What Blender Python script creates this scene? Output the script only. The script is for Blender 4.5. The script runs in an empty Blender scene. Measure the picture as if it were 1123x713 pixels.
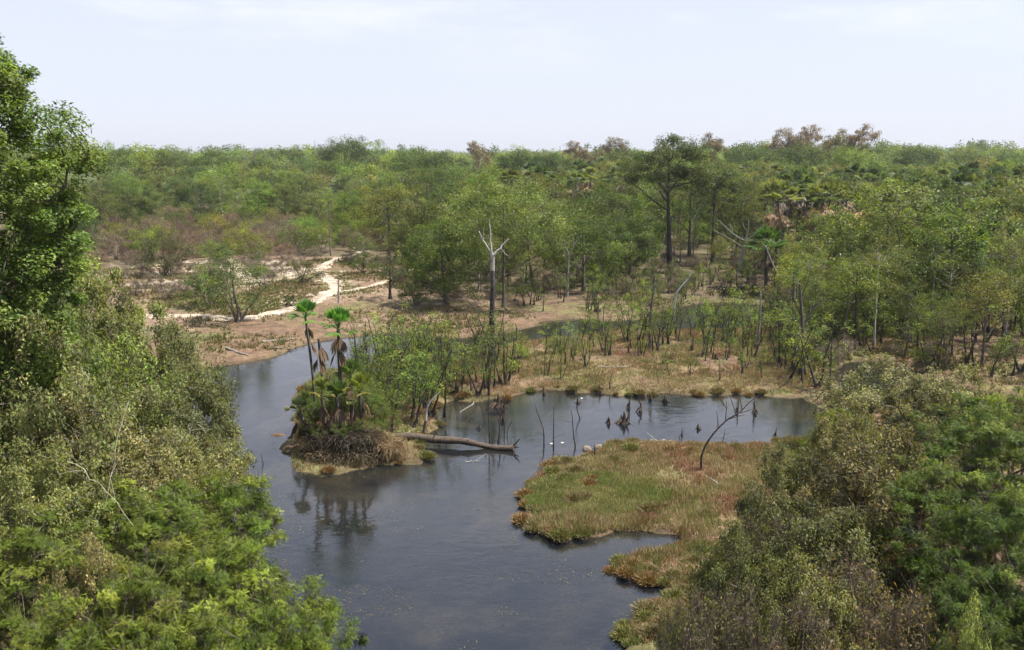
import bpy, math, random
import numpy as np
R = math.radians
TAU = 2*math.pi
random.seed(7)
NR = np.random.default_rng
COL = bpy.context.scene.collection
SC = bpy.context.scene

# ------------------------------------------------------------------ camera model (photo pixels 1123 x 713)
F = 972.0; CH = 12.0; PITCH = math.atan((356.5-170)/F)
CP, SP = math.cos(PITCH), math.sin(PITCH)
def ray(px, py):
    dx = (px-561.5)/F; dy = (356.5-py)/F
    return dx, CP+dy*SP, -SP+dy*CP
def G(px, py, z=0.0):                    # point of the level z seen at a photo pixel
    a, b, c = ray(px, py); t = (z-CH)/c
    return a*t, b*t
def AT(px, py, Y):                       # point at forward distance Y seen at a photo pixel
    a, b, c = ray(px, py); t = Y/b
    return a*t, Y, CH+c*t
def PX(x, y, z):                         # world -> photo pixel
    f = y*CP-(z-CH)*SP; u = y*SP+(z-CH)*CP
    return 561.5+F*x/f, 356.5-F*u/f

cam = bpy.data.objects.new('camera', bpy.data.cameras.new('camera')); COL.objects.link(cam)
cam.location = (0, 0, CH); cam.rotation_euler = (R(90)-PITCH, 0, 0)
cam.data.sensor_width = 36; cam.data.lens = 36*F/1123; cam.data.clip_end = 8000; cam.data.clip_start = 0.1
SC.camera = cam

# ------------------------------------------------------------------ noise
class VN:
    def __init__(s, seed): s.t = NR(seed).random((256, 256))
    def one(s, x, y):
        xi = np.floor(x).astype(int); yi = np.floor(y).astype(int)
        fx = x-xi; fy = y-yi; fx = fx*fx*(3-2*fx); fy = fy*fy*(3-2*fy)
        a = s.t[xi & 255, yi & 255]; b = s.t[(xi+1) & 255, yi & 255]
        c = s.t[xi & 255, (yi+1) & 255]; d = s.t[(xi+1) & 255, (yi+1) & 255]
        return (a*(1-fx)+b*fx)*(1-fy)+(c*(1-fx)+d*fx)*fy
    def __call__(s, x, y, sc=1.0, o=4):
        x = np.asarray(x, float)/sc; y = np.asarray(y, float)/sc; r = 0; w = .5
        for i in range(o):
            r = r+w*s.one(x+17.3*i, y-9.1*i); x = x*2.03; y = y*2.03; w *= .5
        return r/(1-.5**o)
n1, n2, n3, n4 = VN(1), VN(2), VN(3), VN(4)
def ss(a, b, x): t = np.clip((np.asarray(x, float)-a)/(b-a), 0, 1); return t*t*(3-2*t)

# ------------------------------------------------------------------ water outline
def poly(pts): return np.array([G(*p) for p in pts])
RIVER = poly([(150,440),(200,415),(240,402),(275,397),(305,389),(335,377),(370,371),(410,367),(450,366),(490,371),(540,369),(575,360),
              (600,352),(640,350),(665,352),(700,350),(740,336),(790,331),(840,334),(870,345),(850,360),(800,362),(740,364),
              (690,362),(640,368),(590,374),(540,384),(500,396),(450,399),(400,402),(355,408),(330,425),(322,455),(316,495),(328,516),(350,524),
              (385,517),(420,512),(455,508),(468,497),(468,480),(476,462),(476,446),(500,441),(530,440),(556,437),
              (580,430),(610,428),(650,431),(690,433),(760,432),(830,433),(880,436),(905,448),(900,470),(870,484),(835,488),
              (790,490),(745,490),(715,487),(690,486),(655,492),(622,506),(600,521),(578,530),(569,542),(574,556),
              (583,562),(578,574),(590,586),(612,592),(640,590),(672,584),(705,584),(735,586),(752,596),(735,606),(705,608),(684,616),(672,627),
              (682,634),(712,636),(735,642),(738,655),(712,668),(690,682),(686,700),(694,740)])
RIVER = np.vstack([RIVER, [[4.5, 12],[7,2],[8,-40],[-8,-40],[-6.5,2],[-6.0,11]], poly([(250,690),(215,640),(185,600),(150,560),(130,510),(130,470)])])
POND = poly([(905,408),(935,396),(985,399),(1010,410),(985,428),(960,437),(925,430)])
POND2 = poly([(1010,432),(1040,424),(1085,430),(1110,440),(1080,450),(1030,447)])
def inside(P, x, y):
    r = np.zeros(np.shape(x), bool); q = P[-1]
    for p in P:
        c = ((p[1] > y) != (q[1] > y)) & (x < (q[0]-p[0])*(y-p[1])/(q[1]-p[1]+1e-12)+p[0]); r ^= c; q = p
    return r
def pdist(P, x, y, closed=True):
    d = np.full(np.shape(x), 1e9); n = len(P)
    for i in range(n if closed else n-1):
        a = P[i]; b = P[(i+1) % n]; v = b-a
        t = np.clip(((x-a[0])*v[0]+(y-a[1])*v[1])/(v@v+1e-12), 0, 1)
        d = np.minimum(d, (x-a[0]-t*v[0])**2+(y-a[1]-t*v[1])**2)
    return np.sqrt(d)
def sdist(x, y):                         # >0 on land
    x = np.asarray(x, float); y = np.asarray(y, float)
    r = np.full(np.shape(x), 1e9)
    for P in (RIVER, POND, POND2):
        d = pdist(P, x, y); d = np.where(inside(P, x, y), -d, d); r = np.where(np.abs(d) < np.abs(r), d, r)
    near = np.clip(1.2-np.abs(r)/3, 0, 1)
    return r+near*((n1(x, y, 1.6, 3)-.5)*.9+(n2(x, y, .6, 3)-.5)*.6)
def hgt(x, y, sd=None):
    x = np.asarray(x, float); y = np.asarray(y, float)
    if sd is None: sd = sdist(x, y)
    land = .05+.16*(1-np.exp(-np.maximum(sd, 0)/.5))+.012*np.maximum(sd, 0).clip(0, 30)
    land = land+(n3(x, y, 2.2, 4)-.5)*.30*ss(0, 1, sd)+(n4(x, y, .5, 2)-.5)*.16*ss(.1, .6, sd)
    bl = ss(0, 5, sd)*(ss(-7, -14, x)*2.0*ss(48, 34, y)+ss(7, 13, x)*1.3*ss(34, 24, y)); land = land+bl
    # the palm mound on the island
    mx, my = G(388, 500); d = np.hypot((x-mx)/2.0, (y-my-.6)/1.5); land = land+.75*ss(1.15, .3, d)*ss(0, .8, sd)
    r = np.hypot(x, y)
    land = land+3.4*ss(110, 480, r)+ss(0, 3, sd)*ss(70, 130, r)*(n2(x, y, 28, 3)-.5)*1.4
    bed = -.06-.8*(1-np.exp(np.minimum(sd, 0)/2.2))+(n2(x, y, 3, 3)-.5)*.28*ss(0, -1.5, sd)
    return np.where(sd > 0, land, np.minimum(bed, -.03))

PATH = [poly([(150,352),(225,352),(262,356),(292,349),(330,341),(352,332),(368,322),(362,313),(347,303),(356,294),(375,286),(400,278)]),
        poly([(352,332),(374,325),(395,322),(415,318),(432,311),(450,300)])]

# ------------------------------------------------------------------ materials
def mat(name):
    m = bpy.data.materials.new(name); m.use_nodes = True; nt = m.node_tree; nt.nodes.clear()
    return m, nt, (lambda t, **k: _nd(nt, t, **k)), (lambda a, b: nt.links.new(a, b))
def _nd(nt, t, **k):
    n = nt.nodes.new(t)
    for a, b in k.items():
        if a.startswith('i_'):
            key = a[2:].replace('_', ' '); n.inputs[int(key) if key.isdigit() else key].default_value = b
        else: setattr(n, a, b)
    return n
def mix(N, L, a, b, fac, mode='MIX'):
    n = N('ShaderNodeMix', data_type='RGBA', blend_type=mode)
    for s, v in ((0, fac), (6, a), (7, b)):
        if hasattr(v, 'is_linked'): L(v, n.inputs[s])
        else: n.inputs[s].default_value = v if s == 0 else (*v, 1)[:4]
    return n.outputs[2]

def leaf_material(name, trans=.35, rough=.42, spec=.5):
    m, nt, N, L = mat(name)
    at = N('ShaderNodeAttribute', attribute_name='tint'); oi = N('ShaderNodeObjectInfo')
    c = mix(N, L, at.outputs['Color'], oi.outputs['Color'], 1.0, 'MULTIPLY')
    b = N('ShaderNodeBsdfPrincipled', i_Roughness=rough); b.inputs['Specular IOR Level'].default_value = spec
    L(c, b.inputs['Base Color'])
    t = N('ShaderNodeBsdfTranslucent'); L(mix(N, L, c, (1.5, 1.5, .55), 1.0, 'MULTIPLY'), t.inputs['Color'])
    mx = N('ShaderNodeMixShader', i_0=trans); L(b.outputs[0], mx.inputs[1]); L(t.outputs[0], mx.inputs[2])
    o = N('ShaderNodeOutputMaterial'); L(mx.outputs[0], o.inputs[0]); return m
LEAF = leaf_material('leaf', .4, .5, .25); LEAFN = leaf_material('glossy_leaf', .38, .55, .28); DRYLEAF = leaf_material('dry_leaf', .2, .7, .2)

def bark_material(name, sc=6):
    m, nt, N, L = mat(name)
    at = N('ShaderNodeAttribute', attribute_name='tint'); oi = N('ShaderNodeObjectInfo'); tc = N('ShaderNodeTexCoord')
    mp = N('ShaderNodeMapping'); mp.inputs['Scale'].default_value = (1, 1, .25); L(tc.outputs['Object'], mp.inputs[0])
    nz = N('ShaderNodeTexNoise', i_Scale=sc*3, i_Detail=5.0); L(mp.outputs[0], nz.inputs['Vector'])
    rp = N('ShaderNodeMapRange', i_1=.3, i_2=.7, i_3=.45, i_4=1.5); L(nz.outputs[0], rp.inputs[0])
    c = mix(N, L, at.outputs['Color'], oi.outputs['Color'], 1.0, 'MULTIPLY'); c = mix(N, L, c, rp.outputs[0], 1.0, 'MULTIPLY')
    b = N('ShaderNodeBsdfPrincipled', i_Roughness=.85); b.inputs['Specular IOR Level'].default_value = .25; L(c, b.inputs['Base Color'])
    bp = N('ShaderNodeBump', i_Strength=.7, i_Distance=.02); L(nz.outputs[0], bp.inputs['Height']); L(bp.outputs[0], b.inputs['Normal'])
    o = N('ShaderNodeOutputMaterial'); L(b.outputs[0], o.inputs[0]); return m
BARK = bark_material('bark')

def ground_material():
    m, nt, N, L = mat('ground_soil')
    at = N('ShaderNodeAttribute', attribute_name='tint'); ge = N('ShaderNodeNewGeometry')
    a = N('ShaderNodeTexNoise', i_Scale=1.3, i_Detail=8.0, i_Roughness=.65); L(ge.outputs['Position'], a.inputs['Vector'])
    r = N('ShaderNodeMapRange', i_1=.32, i_2=.68, i_3=.6, i_4=1.4); L(a.outputs[0], r.inputs[0])
    v = N('ShaderNodeTexNoise', i_Scale=14.0, i_Detail=4.0, i_Roughness=.7); L(ge.outputs['Position'], v.inputs['Vector'])
    r2 = N('ShaderNodeMapRange', i_1=.3, i_2=.7, i_3=.6, i_4=1.4); L(v.outputs[0], r2.inputs[0])
    c = mix(N, L, at.outputs['Color'], r.outputs[0], 1.0, 'MULTIPLY'); c = mix(N, L, c, r2.outputs[0], 1.0, 'MULTIPLY')
    vo = N('ShaderNodeTexVoronoi', i_Scale=2.6); L(ge.outputs['Position'], vo.inputs['Vector'])     # fallen leaves and clods
    r3 = N('ShaderNodeMapRange', i_1=.06, i_2=.12, i_3=.35, i_4=0.0); L(vo.outputs['Distance'], r3.inputs[0])
    c = mix(N, L, c, (.06, .04, .03), r3.outputs[0])
    b = N('ShaderNodeBsdfPrincipled', i_Roughness=.9); b.inputs['Specular IOR Level'].default_value = .2; L(c, b.inputs['Base Color'])
    bp = N('ShaderNodeBump', i_Strength=.8, i_Distance=.06); L(v.outputs[0], bp.inputs['Height']); L(bp.outputs[0], b.inputs['Normal'])
    o = N('ShaderNodeOutputMaterial'); L(b.outputs[0], o.inputs[0]); return m
GROUND = ground_material()

def water_material():
    m, nt, N, L = mat('river_water')
    ge = N('ShaderNodeNewGeometry')
    mp = N('ShaderNodeMapping'); mp.inputs['Scale'].default_value = (1.0, 1.9, 1); mp.inputs['Rotation'].default_value = (0, 0, R(-18)); L(ge.outputs['Position'], mp.inputs[0])
    a = N('ShaderNodeTexNoise', i_Scale=1.1, i_Detail=3.0, i_Distortion=.8); L(mp.outputs[0], a.inputs['Vector'])
    f = N('ShaderNodeTexNoise', i_Scale=7.0, i_Detail=4.0, i_Roughness=.6, i_Distortion=.5); L(mp.outputs[0], f.inputs['Vector'])
    k = N('ShaderNodeTexNoise', i_Scale=.16, i_Detail=2.0); L(ge.outputs['Position'], k.inputs['Vector'])    # calm and ruffled areas
    kr = N('ShaderNodeMapRange', i_1=.40, i_2=.62, i_3=.15, i_4=1.0); L(k.outputs[0], kr.inputs[0])
    mu = N('ShaderNodeMath', operation='MULTIPLY'); L(f.outputs[0], mu.inputs[0]); L(kr.outputs[0], mu.inputs[1])
    b1 = N('ShaderNodeBump', i_Strength=.2, i_Distance=.04); L(a.outputs[0], b1.inputs['Height'])
    b2 = N('ShaderNodeBump', i_Strength=.26, i_Distance=.02); L(mu.outputs[0], b2.inputs['Height']); L(b1.outputs[0], b2.inputs['Normal'])
    gl = N('ShaderNodeBsdfGlossy', i_Roughness=.03); gl.inputs['Color'].default_value = (1, 1, 1, 1); L(b2.outputs[0], gl.inputs['Normal'])
    tr = N('ShaderNodeBsdfTransparent'); tr.inputs['Color'].default_value = (.50, .51, .49, 1)
    df = N('ShaderNodeBsdfDiffuse'); df.inputs['Color'].default_value = (.025, .04, .065, 1)       # silt held in the water
    m0 = N('ShaderNodeMixShader', i_0=.16); L(tr.outputs[0], m0.inputs[1]); L(df.outputs[0], m0.inputs[2])
    fr = N('ShaderNodeFresnel', i_IOR=1.8); L(b2.outputs[0], fr.inputs['Normal'])
    m1 = N('ShaderNodeMixShader'); L(fr.outputs[0], m1.inputs[0]); L(m0.outputs[0], m1.inputs[1]); L(gl.outputs[0], m1.inputs[2])
    o = N('ShaderNodeOutputMaterial'); L(m1.outputs[0], o.inputs[0]); return m
WATER = water_material()

# ------------------------------------------------------------------ mesh collector
class Geo:
    def __init__(s): s.V = []; s.F = {3: [], 4: []}; s.C = {3: [], 4: []}; s.n = 0
    def add(s, V, Fa, C):
        V = np.asarray(V, np.float32).reshape(-1, 3); Fa = np.asarray(Fa, np.int32); k = Fa.shape[1]
        C = np.asarray(C, np.float32)
        if C.ndim == 1: C = np.broadcast_to(C, (len(Fa), 3))
        s.V.append(V); s.F[k].append(Fa+s.n); s.C[k].append(C); s.n += len(V)
    def merge(s, o):
        for k in (3, 4):
            for f, c in zip(o.F[k], o.C[k]): s.F[k].append(f+s.n); s.C[k].append(c)
        s.V += o.V; s.n += o.n
    def mesh(s, name, m, smooth=False, pc=None):
        me = bpy.data.meshes.new(name); V = np.concatenate(s.V)
        f3 = np.concatenate(s.F[3]) if s.F[3] else np.zeros((0, 3), np.int32); f4 = np.concatenate(s.F[4]) if s.F[4] else np.zeros((0, 4), np.int32)
        C = np.concatenate([x for x in s.C[3]+s.C[4]])
        me.vertices.add(len(V)); me.vertices.foreach_set('co', V.ravel())
        me.loops.add(f3.size+f4.size); me.loops.foreach_set('vertex_index', np.concatenate([f3.ravel(), f4.ravel()]))
        me.polygons.add(len(f3)+len(f4))
        st = np.concatenate([np.arange(len(f3))*3, len(f3)*3+np.arange(len(f4))*4]).astype(np.int32)
        me.polygons.foreach_set('loop_start', st)
        if smooth: me.polygons.foreach_set('use_smooth', np.ones(len(st), bool))
        if pc is not None: C = pc
        a = me.attributes.new('tint', 'FLOAT_COLOR', 'FACE' if pc is None else 'POINT')
        a.data.foreach_set('color', np.concatenate([C, np.ones((len(C), 1), np.float32)], 1).astype(np.float32).ravel())
        me.materials.append(m); me.update(); me.validate(); return me

def nrm(v): return v/(np.linalg.norm(v, axis=-1, keepdims=True)+1e-9)
def tube(g, pts, rad, sides=5, col=(.1, .08, .06), cap=True):
    pts = np.asarray(pts, float); n = len(pts); rad = np.broadcast_to(np.asarray(rad, float), (n,))
    t = nrm(np.gradient(pts, axis=0)); ref = np.array([0., 0, 1]) if abs(t[:, 2]).mean() < .8 else np.array([1., 0, 0])
    u = nrm(np.cross(t, ref)); v = np.cross(t, u); a = np.arange(sides)/sides*TAU
    ring = pts[:, None]+rad[:, None, None]*(u[:, None]*np.cos(a)[None, :, None]+v[:, None]*np.sin(a)[None, :, None])
    i = np.arange(n-1)[:, None]*sides; j = np.arange(sides)[None]; k = (j+1) % sides
    q = np.stack([i+j, i+k, i+sides+k, i+sides+j], -1).reshape(-1, 4)
    c = np.asarray(col, float)
    if c.ndim == 2: c = np.repeat(c[:-1], sides, 0)
    g.add(ring.reshape(-1, 3), q, c)
    if cap:
        e = np.vstack([ring[-1], pts[-1:]+t[-1:]*rad[-1]*.4]); f = np.stack([np.arange(sides), (np.arange(sides)+1) % sides, np.full(sides, sides)], -1)
        g.add(e, f, c if c.ndim == 1 else c[-1])
def bez(a, b, c, n=6):
    t = np.linspace(0, 1, n)[:, None]; return (1-t)**2*a+2*t*(1-t)*b+t*t*c
def leaves(g, rng, P, out, size, asp=.42, col=(.07, .11, .03), var=.25, up=.7, droop=.25, rnd=.6, cl=None):
    n = len(P); nn = nrm(out*.5+np.array([0, 0, up])+rng.normal(0, rnd, (n, 3)))
    a = nrm(np.cross(rng.normal(0, 1, (n, 3)), nn)); a = nrm(a+out*.3+np.array([0, 0, -droop])); s = nrm(np.cross(a, nn))
    Ln = size*rng.uniform(.6, 1.3, (n, 1)); W = Ln*asp*.5; b = P-a*Ln*.5
    V = np.stack([b, b+a*Ln*.45+s*W+nn*W*.35, b+a*Ln-nn*Ln*.08, b+a*Ln*.45-s*W+nn*W*.35], 1)
    Fq = np.arange(n*4).reshape(n, 4)
    c = (np.asarray(col)[None] if cl is None else cl)*(1+rng.normal(0, var, (n, 1)))*(1+rng.normal(0, var*.3, (n, 3)))
    g.add(V, Fq, np.clip(c, .004, .9))
def feathers(g, rng, P, out, L=.3, col=(.06, .12, .02), cl=None, pairs=7, up=1.2):
    n = len(P); nn = nrm(out*.35+np.array([0, 0, up])+rng.normal(0, .35, (n, 3)))
    a = nrm(np.cross(rng.normal(0, 1, (n, 3)), nn)+out*.4); s = nrm(np.cross(a, nn)); Ln = L*rng.uniform(.7, 1.25, (n, 1))
    c = (np.asarray(col)[None] if cl is None else cl)*(1+rng.normal(0, .2, (n, 1)))
    VV = []; 
    for i in range(pairs):
        t = (i+.3)/pairs; ll = Ln*.26*math.sin(math.pi*(.2+.75*t)); w = Ln*.045
        base = P+a*Ln*(t-.4)-nn*Ln*.18*t*t
        for sg in (-1, 1):
            tip = base+s*ll*sg+a*ll*.45-nn*ll*.15
            VV.append(np.stack([base-a*w, base+a*w, tip], 1))
    V = np.concatenate(VV, 0); g.add(V, np.arange(len(V)*3).reshape(-1, 3), np.clip(np.tile(c, (pairs*2, 1)), .004, .9))

def shell(rng, n, rx, rz, cz, lo=.55, zmin=-1., lump=.35):
    ph = rng.uniform(0, TAU, 6); d = nrm(rng.normal(0, 1, (n*3, 3))); d = d[d[:, 2] > zmin][:n]
    az = np.arctan2(d[:, 1], d[:, 0]); l = 1+lump*(.5*np.sin(2*az+ph[0]+3*d[:, 2])+.35*np.sin(3*az+ph[1])+.3*np.sin(5*az+ph[2]+5*d[:, 2]))
    r = rng.uniform(lo, 1, len(d))**.6*l
    return np.stack([d[:, 0]*rx*r, d[:, 1]*rx*r, cz+d[:, 2]*rz*r], 1)
def woody(gt, gb, rng, clumps, trunk, tr, nlimb, zlow, bcol, limb_r=.35, sides=5, multi=False, twig=0, clr=.5, gtw=None, tcol=None):
    """trunk (a polyline), limbs to a few clumps, small branches from the limbs to the rest"""
    n = len(trunk); H = trunk[-1][2]
    if not multi:
        rad = np.linspace(tr, tr*.25, n); rad[0] *= 1.5
        if n > 3: rad[1] *= 1.1
        tube(gt, trunk, rad, 8, tcol if tcol is not None else bcol)
    pick = rng.choice(len(clumps), min(nlimb, len(clumps)), replace=False); samp = []
    for i in pick:
        c = clumps[i]; 
        if multi: s = np.array([rng.normal(0, .18), rng.normal(0, .18), 0.]); r0 = tr*rng.uniform(.6, 1.1)
        else:
            hz = np.hypot(c[0], c[1]); z = np.clip(c[2]-hz*rng.uniform(.5, 1.), zlow, H*.96)
            f = z/H*(n-1); k = min(int(f), n-2); s = trunk[k]+(trunk[k+1]-trunk[k])*(f-k); r0 = tr*limb_r*(1.15-.6*z/H)
        mid = s*.5+c*.5+np.array([0, 0, (c[2]-s[2])*(-.05 if not multi else .15)+.1])+rng.normal(0, .06, 3)*np.linalg.norm(c-s)
        p = bez(s, mid, c, 8); p[1:-1] += rng.normal(0, .02*np.linalg.norm(c-s), (6, 3))
        tube(gb, p, np.linspace(r0, r0*.3, 8), sides, bcol); samp.append(p[2:])
    S = np.concatenate(samp); rS = r0
    for i, c in enumerate(clumps):
        if i in pick: continue
        d = np.linalg.norm(S-c, axis=1)+np.maximum(S[:, 2]-c[2], 0)*1.0; s = S[d.argmin()]
        mid = (s+c)/2+rng.normal(0, .12, 3)*np.linalg.norm(c-s)
        tube(gb, bez(s, mid, c, 5), np.linspace(tr*.14, tr*.05, 5), 4, bcol, cap=False)
    if twig and gtw is not None:
        n = len(clumps)*twig; ci = np.repeat(np.arange(len(clumps)), twig); d = nrm(rng.normal(0, 1, (n, 3))+np.array([0, 0, .3]))
        s = clumps[ci]; L = clr*rng.uniform(.5, 1.15, (n, 1)); w = .006+.004*rng.random((n, 1)); sd = nrm(np.cross(d, rng.normal(0, 1, (n, 3))))*w; s2 = nrm(np.cross(d, sd))*w
        m = s+d*L*.5+rng.normal(0, .05, (n, 3)); e = s+d*L
        V = np.stack([s+sd, s-sd, m-sd*.7, m+sd*.7, e, s+s2, s-s2, m-s2*.7, m+s2*.7], 1).reshape(-1, 3); o = (np.arange(n)*9)[:, None]
        gtw.add(V, np.concatenate([o+np.array([0, 1, 2, 3]), o+np.array([5, 6, 7, 8])]), bcol); gtw.add(V, np.concatenate([o+np.array([3, 2, 4]), o+np.array([8, 7, 4])]), bcol)
def clump_leaves(g, rng, clumps, n, r, size, col, col2=None, flat=.75, feather=False, cvar=.22, cz=None, **k):
    m = len(clumps); ci = np.repeat(np.arange(m), n); N_ = len(ci)
    d = nrm(rng.normal(0, 1, (N_, 3))); rr = r*rng.uniform(.6, 1.35, (m, 1))[ci]*rng.random((N_, 1))**.45
    off = d*rr; off[:, 2] *= flat; P = clumps[ci]+off; ctr = np.array([0, 0, clumps[:, 2].mean() if cz is None else cz])
    out = nrm(d*.6+nrm(P-ctr)*.6)
    c = np.asarray(col)[None]*np.ones((m, 1))
    if col2 is not None: w = rng.random((m, 1))**1.5; c = c*(1-w)+np.asarray(col2)*w
    c = c*(1+rng.normal(0, cvar, (m, 1)))
    if feather: feathers(g, rng, P, out, size, cl=c[ci], **k)
    else: leaves(g, rng, P, out, size, cl=c[ci], **k)
def trunk_line(rng, h, lean=.06, wob=.04, n=8):
    z = np.linspace(0, h, n); l = rng.normal(0, lean, 2); w = np.cumsum(rng.normal(0, wob, (n, 2)), 0)*h/8; w -= w[0]
    return np.stack([l[0]*z+w[:, 0], l[1]*z+w[:, 1], z], 1)

# ------------------------------------------------------------------ things
def tag(o, label=None, cat=None, group=None, kind=None):
    for k, v in (('label', label), ('category', cat), ('group', group), ('kind', kind)):
        if v: o[k] = v
class Proto:
    def __init__(s, name, parts): s.name = name; s.parts = parts; s.root = None   # parts: (name, mesh)
def place(p, loc, rot=0, scale=1, label=None, cat=None, group=None, color=(1, 1, 1), bark=None, tilt=(0, 0)):
    if p.root is None:
        r = bpy.data.objects.new(p.name, None); r.empty_display_size = .3; COL.objects.link(r); ch = []
        for nm, me in p.parts:
            o = bpy.data.objects.new(nm, me); COL.objects.link(o); o.parent = r; ch.append((nm, o))
        p.root = r; p.ch = ch; kids = ch
    else:
        r = p.root.copy(); COL.objects.link(r); kids = []
        for nm, c in p.ch:
            d = c.copy(); COL.objects.link(d); d.parent = r; kids.append((nm, d))
        for k in ('label', 'group'):
            if k in r: del r[k]
    r.location = loc; r.rotation_euler = (tilt[0], tilt[1], rot); r.scale = (scale,)*3 if np.isscalar(scale) else scale
    tag(r, label, cat or p.name.replace('_', ' '), group)
    for nm, d in kids:
        d.color = (*((bark or (1, 1, 1)) if nm in ('trunk', 'branch', 'stem', 'root_flare') else color), 1)
    return r
def solo(name, g, m, label, cat, loc=(0, 0, 0), rot=0, group=None, smooth=False, kind=None, pc=None):
    o = bpy.data.objects.new(name, g.mesh(name, m, smooth, pc)); COL.objects.link(o); o.location = loc; o.rotation_euler = (0, 0, rot)
    tag(o, label, cat, group, kind); return o

# ---- tree and shrub kinds
GR = (.075, .115, .028); OL = (.10, .115, .04); YG = (.13, .165, .035); BR = (.13, .105, .065); GY = (.15, .14, .11)
def leafy_tree(seed, h=8, r=3, tf=.3, ncl=70, nl=95, ls=.17, col=GR, col2=OL, flat=.62, tr=.16, name='leafy_tree', rz=None, clr=None, bc=(.11, .095, .075), lo=.5, zmin=-.75, low=.5, **k):
    rng = NR(seed); rz = rz or h*(1-tf)/2; cz = h-rz*.95; cl = shell(rng, ncl, r, rz, cz, lo, zmin)
    gt, gb, gl = Geo(), Geo(), Geo(); woody(gt, gb, rng, cl, trunk_line(rng, h*.82), tr, 9, h*tf*low, bc)
    lump_ = k.pop('lump', 0); clump_leaves(gl, rng, cl, nl, clr or r*.27, ls, col, col2, flat, **k)
    return Proto(name, [('trunk', gt.mesh('trunk', BARK, True)), ('branch', gb.mesh('branch', BARK, True)), ('crown', gl.mesh('crown', LEAF))])
def bush(seed, h=3.2, r=2.3, ncl=45, nl=95, ls=.12, col=GR, col2=OL, name='green_shrub', nst=9, tr=.06, flat=.75, twig=6, bc=(.12, .10, .08), cz=None, clr=None, feather=False, rz=None, zmin=-.6, lo=.45, lmat=None, **k):
    rng = NR(seed); rz = rz or h*.5; cz = cz if cz is not None else h-rz; cl = shell(rng, ncl, r, rz, cz, lo, zmin); cl[:, 2] = np.maximum(cl[:, 2], .25)
    gb, gl = Geo(), Geo(); clr = clr or r*.26
    woody(None, gb, rng, cl, np.array([[0, 0, 0], [0, 0, h]]), tr, nst, 0, bc, multi=True, twig=twig, clr=clr, gtw=gb)
    clump_leaves(gl, rng, cl, nl, clr, ls, col, col2, flat, feather=feather, **k)
    return Proto(name, [('branch', gb.mesh('branch', BARK)), ('crown', gl.mesh('crown', lmat or LEAF))])
def brown_scrub(seed, h=2.8, r=2.0):
    rng = NR(seed); cl = shell(rng, 42, r, h*.5, h*.5, .4, -.5); cl[:, 2] = np.maximum(cl[:, 2], .2); gb, gl = Geo(), Geo()
    woody(None, gb, rng, cl, np.array([[0, 0, 0], [0, 0, h]]), .05, 10, 0, (.19, .155, .13), multi=True, twig=26, clr=.75, gtw=gb)
    ci = np.repeat(cl, 55, 0); P = ci+rng.normal(0, .3, ci.shape); leaves(gl, rng, P, nrm(P-[0, 0, h*.4]), .42, .05, (.19, .15, .115), .3, .5)
    clump_leaves(gl, rng, cl, 34, .5, .12, (.19, .145, .095), (.13, .13, .055), .8)
    return Proto('dry_shrub', [('branch', gb.mesh('branch', BARK)), ('crown', gl.mesh('crown', DRYLEAF))])
def sapling(seed, h=3.0, ncl=14, nl=26, bare=.35, ls=.11, r=.55, col=(.085, .12, .03), stems=2):
    rng = NR(seed); gt, gb, gl = Geo(), Geo(), Geo(); cl = []
    for s in range(stems):
        t = trunk_line(rng, h*rng.uniform(.6, 1), .19, .10); t[:, :2] += rng.normal(0, .2, 2)*(s > 0)
        rd = np.linspace(.05, .012, len(t)); rd[0] = .10; rd[1] = .06
        tube(gt, t, rd, 6, (.055, .048, .042))
        for k in range(ncl//stems):
            f = rng.uniform(bare, 1)*(len(t)-1); i = min(int(f), len(t)-2); b = t[i]+(t[i+1]-t[i])*(f-i); d = nrm(np.array([rng.normal(), rng.normal(), rng.uniform(.1, 1.0)]))
            e = b+d*r*rng.uniform(.4, 1.6)*(.5+.8*f/(len(t)-1)); tube(gb, bez(b, (b+e)/2+[0, 0, -.04], e, 4), np.linspace(.013, .005, 4), 3, (.07, .06, .05), False); cl.append(e)
    clump_leaves(gl, rng, np.array(cl), nl, .27, ls, col, (.13, .15, .04), .9, droop=.35)
    return Proto('swamp_sapling', [('trunk', gt.mesh('trunk', BARK, True)), ('branch', gb.mesh('branch', BARK)), ('crown', gl.mesh('crown', LEAFN))])
def fan(g, rng, base, d, L, R_, nseg=22, col=(.07, .12, .03), spread=2.3, w=.05, droop=.3):
    """one fan leaf: a stalk and a pleated blade of pointed segments"""
    d = nrm(d); side = nrm(np.cross(d, [0, 0, 1])+rng.normal(0, .05, 3)); up = np.cross(side, d)
    hub = base+d*L; hub[2] -= droop*L*.25
    tube(g, bez(base, (base+hub)/2+[0, 0, .08*L], hub, 4), np.array([.022, .018, .014, .01]), 3, np.array(col)*.9, False)
    a = np.linspace(-spread/2, spread/2, nseg)*1.0
    dirs = np.cos(a)[:, None]*d+np.sin(a)[:, None]*side+up*(.12*np.cos(a*2)[:, None])
    dirs = nrm(dirs+rng.normal(0, .04, dirs.shape)); Ls = R_*(1-.22*(np.abs(a)/(spread/2))**2)*rng.uniform(.88, 1.05, nseg)
    t = nrm(np.cross(dirs, up)); mid = hub+dirs*Ls[:, None]*.6; tip = hub+dirs*Ls[:, None]; tip[:, 2] -= droop*R_*.35
    z = np.where(np.arange(nseg) % 2 == 0, 1., -1.)[:, None]*up*w*.25
    V = np.stack([np.repeat(hub[None], nseg, 0), mid+t*w+z, tip, mid-t*w-z], 1).reshape(-1, 3)
    g.add(V, np.arange(nseg*4).reshape(-1, 4), np.clip(np.asarray(col)*(1+rng.normal(0, .12, (nseg, 1))), .004, 1))
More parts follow.
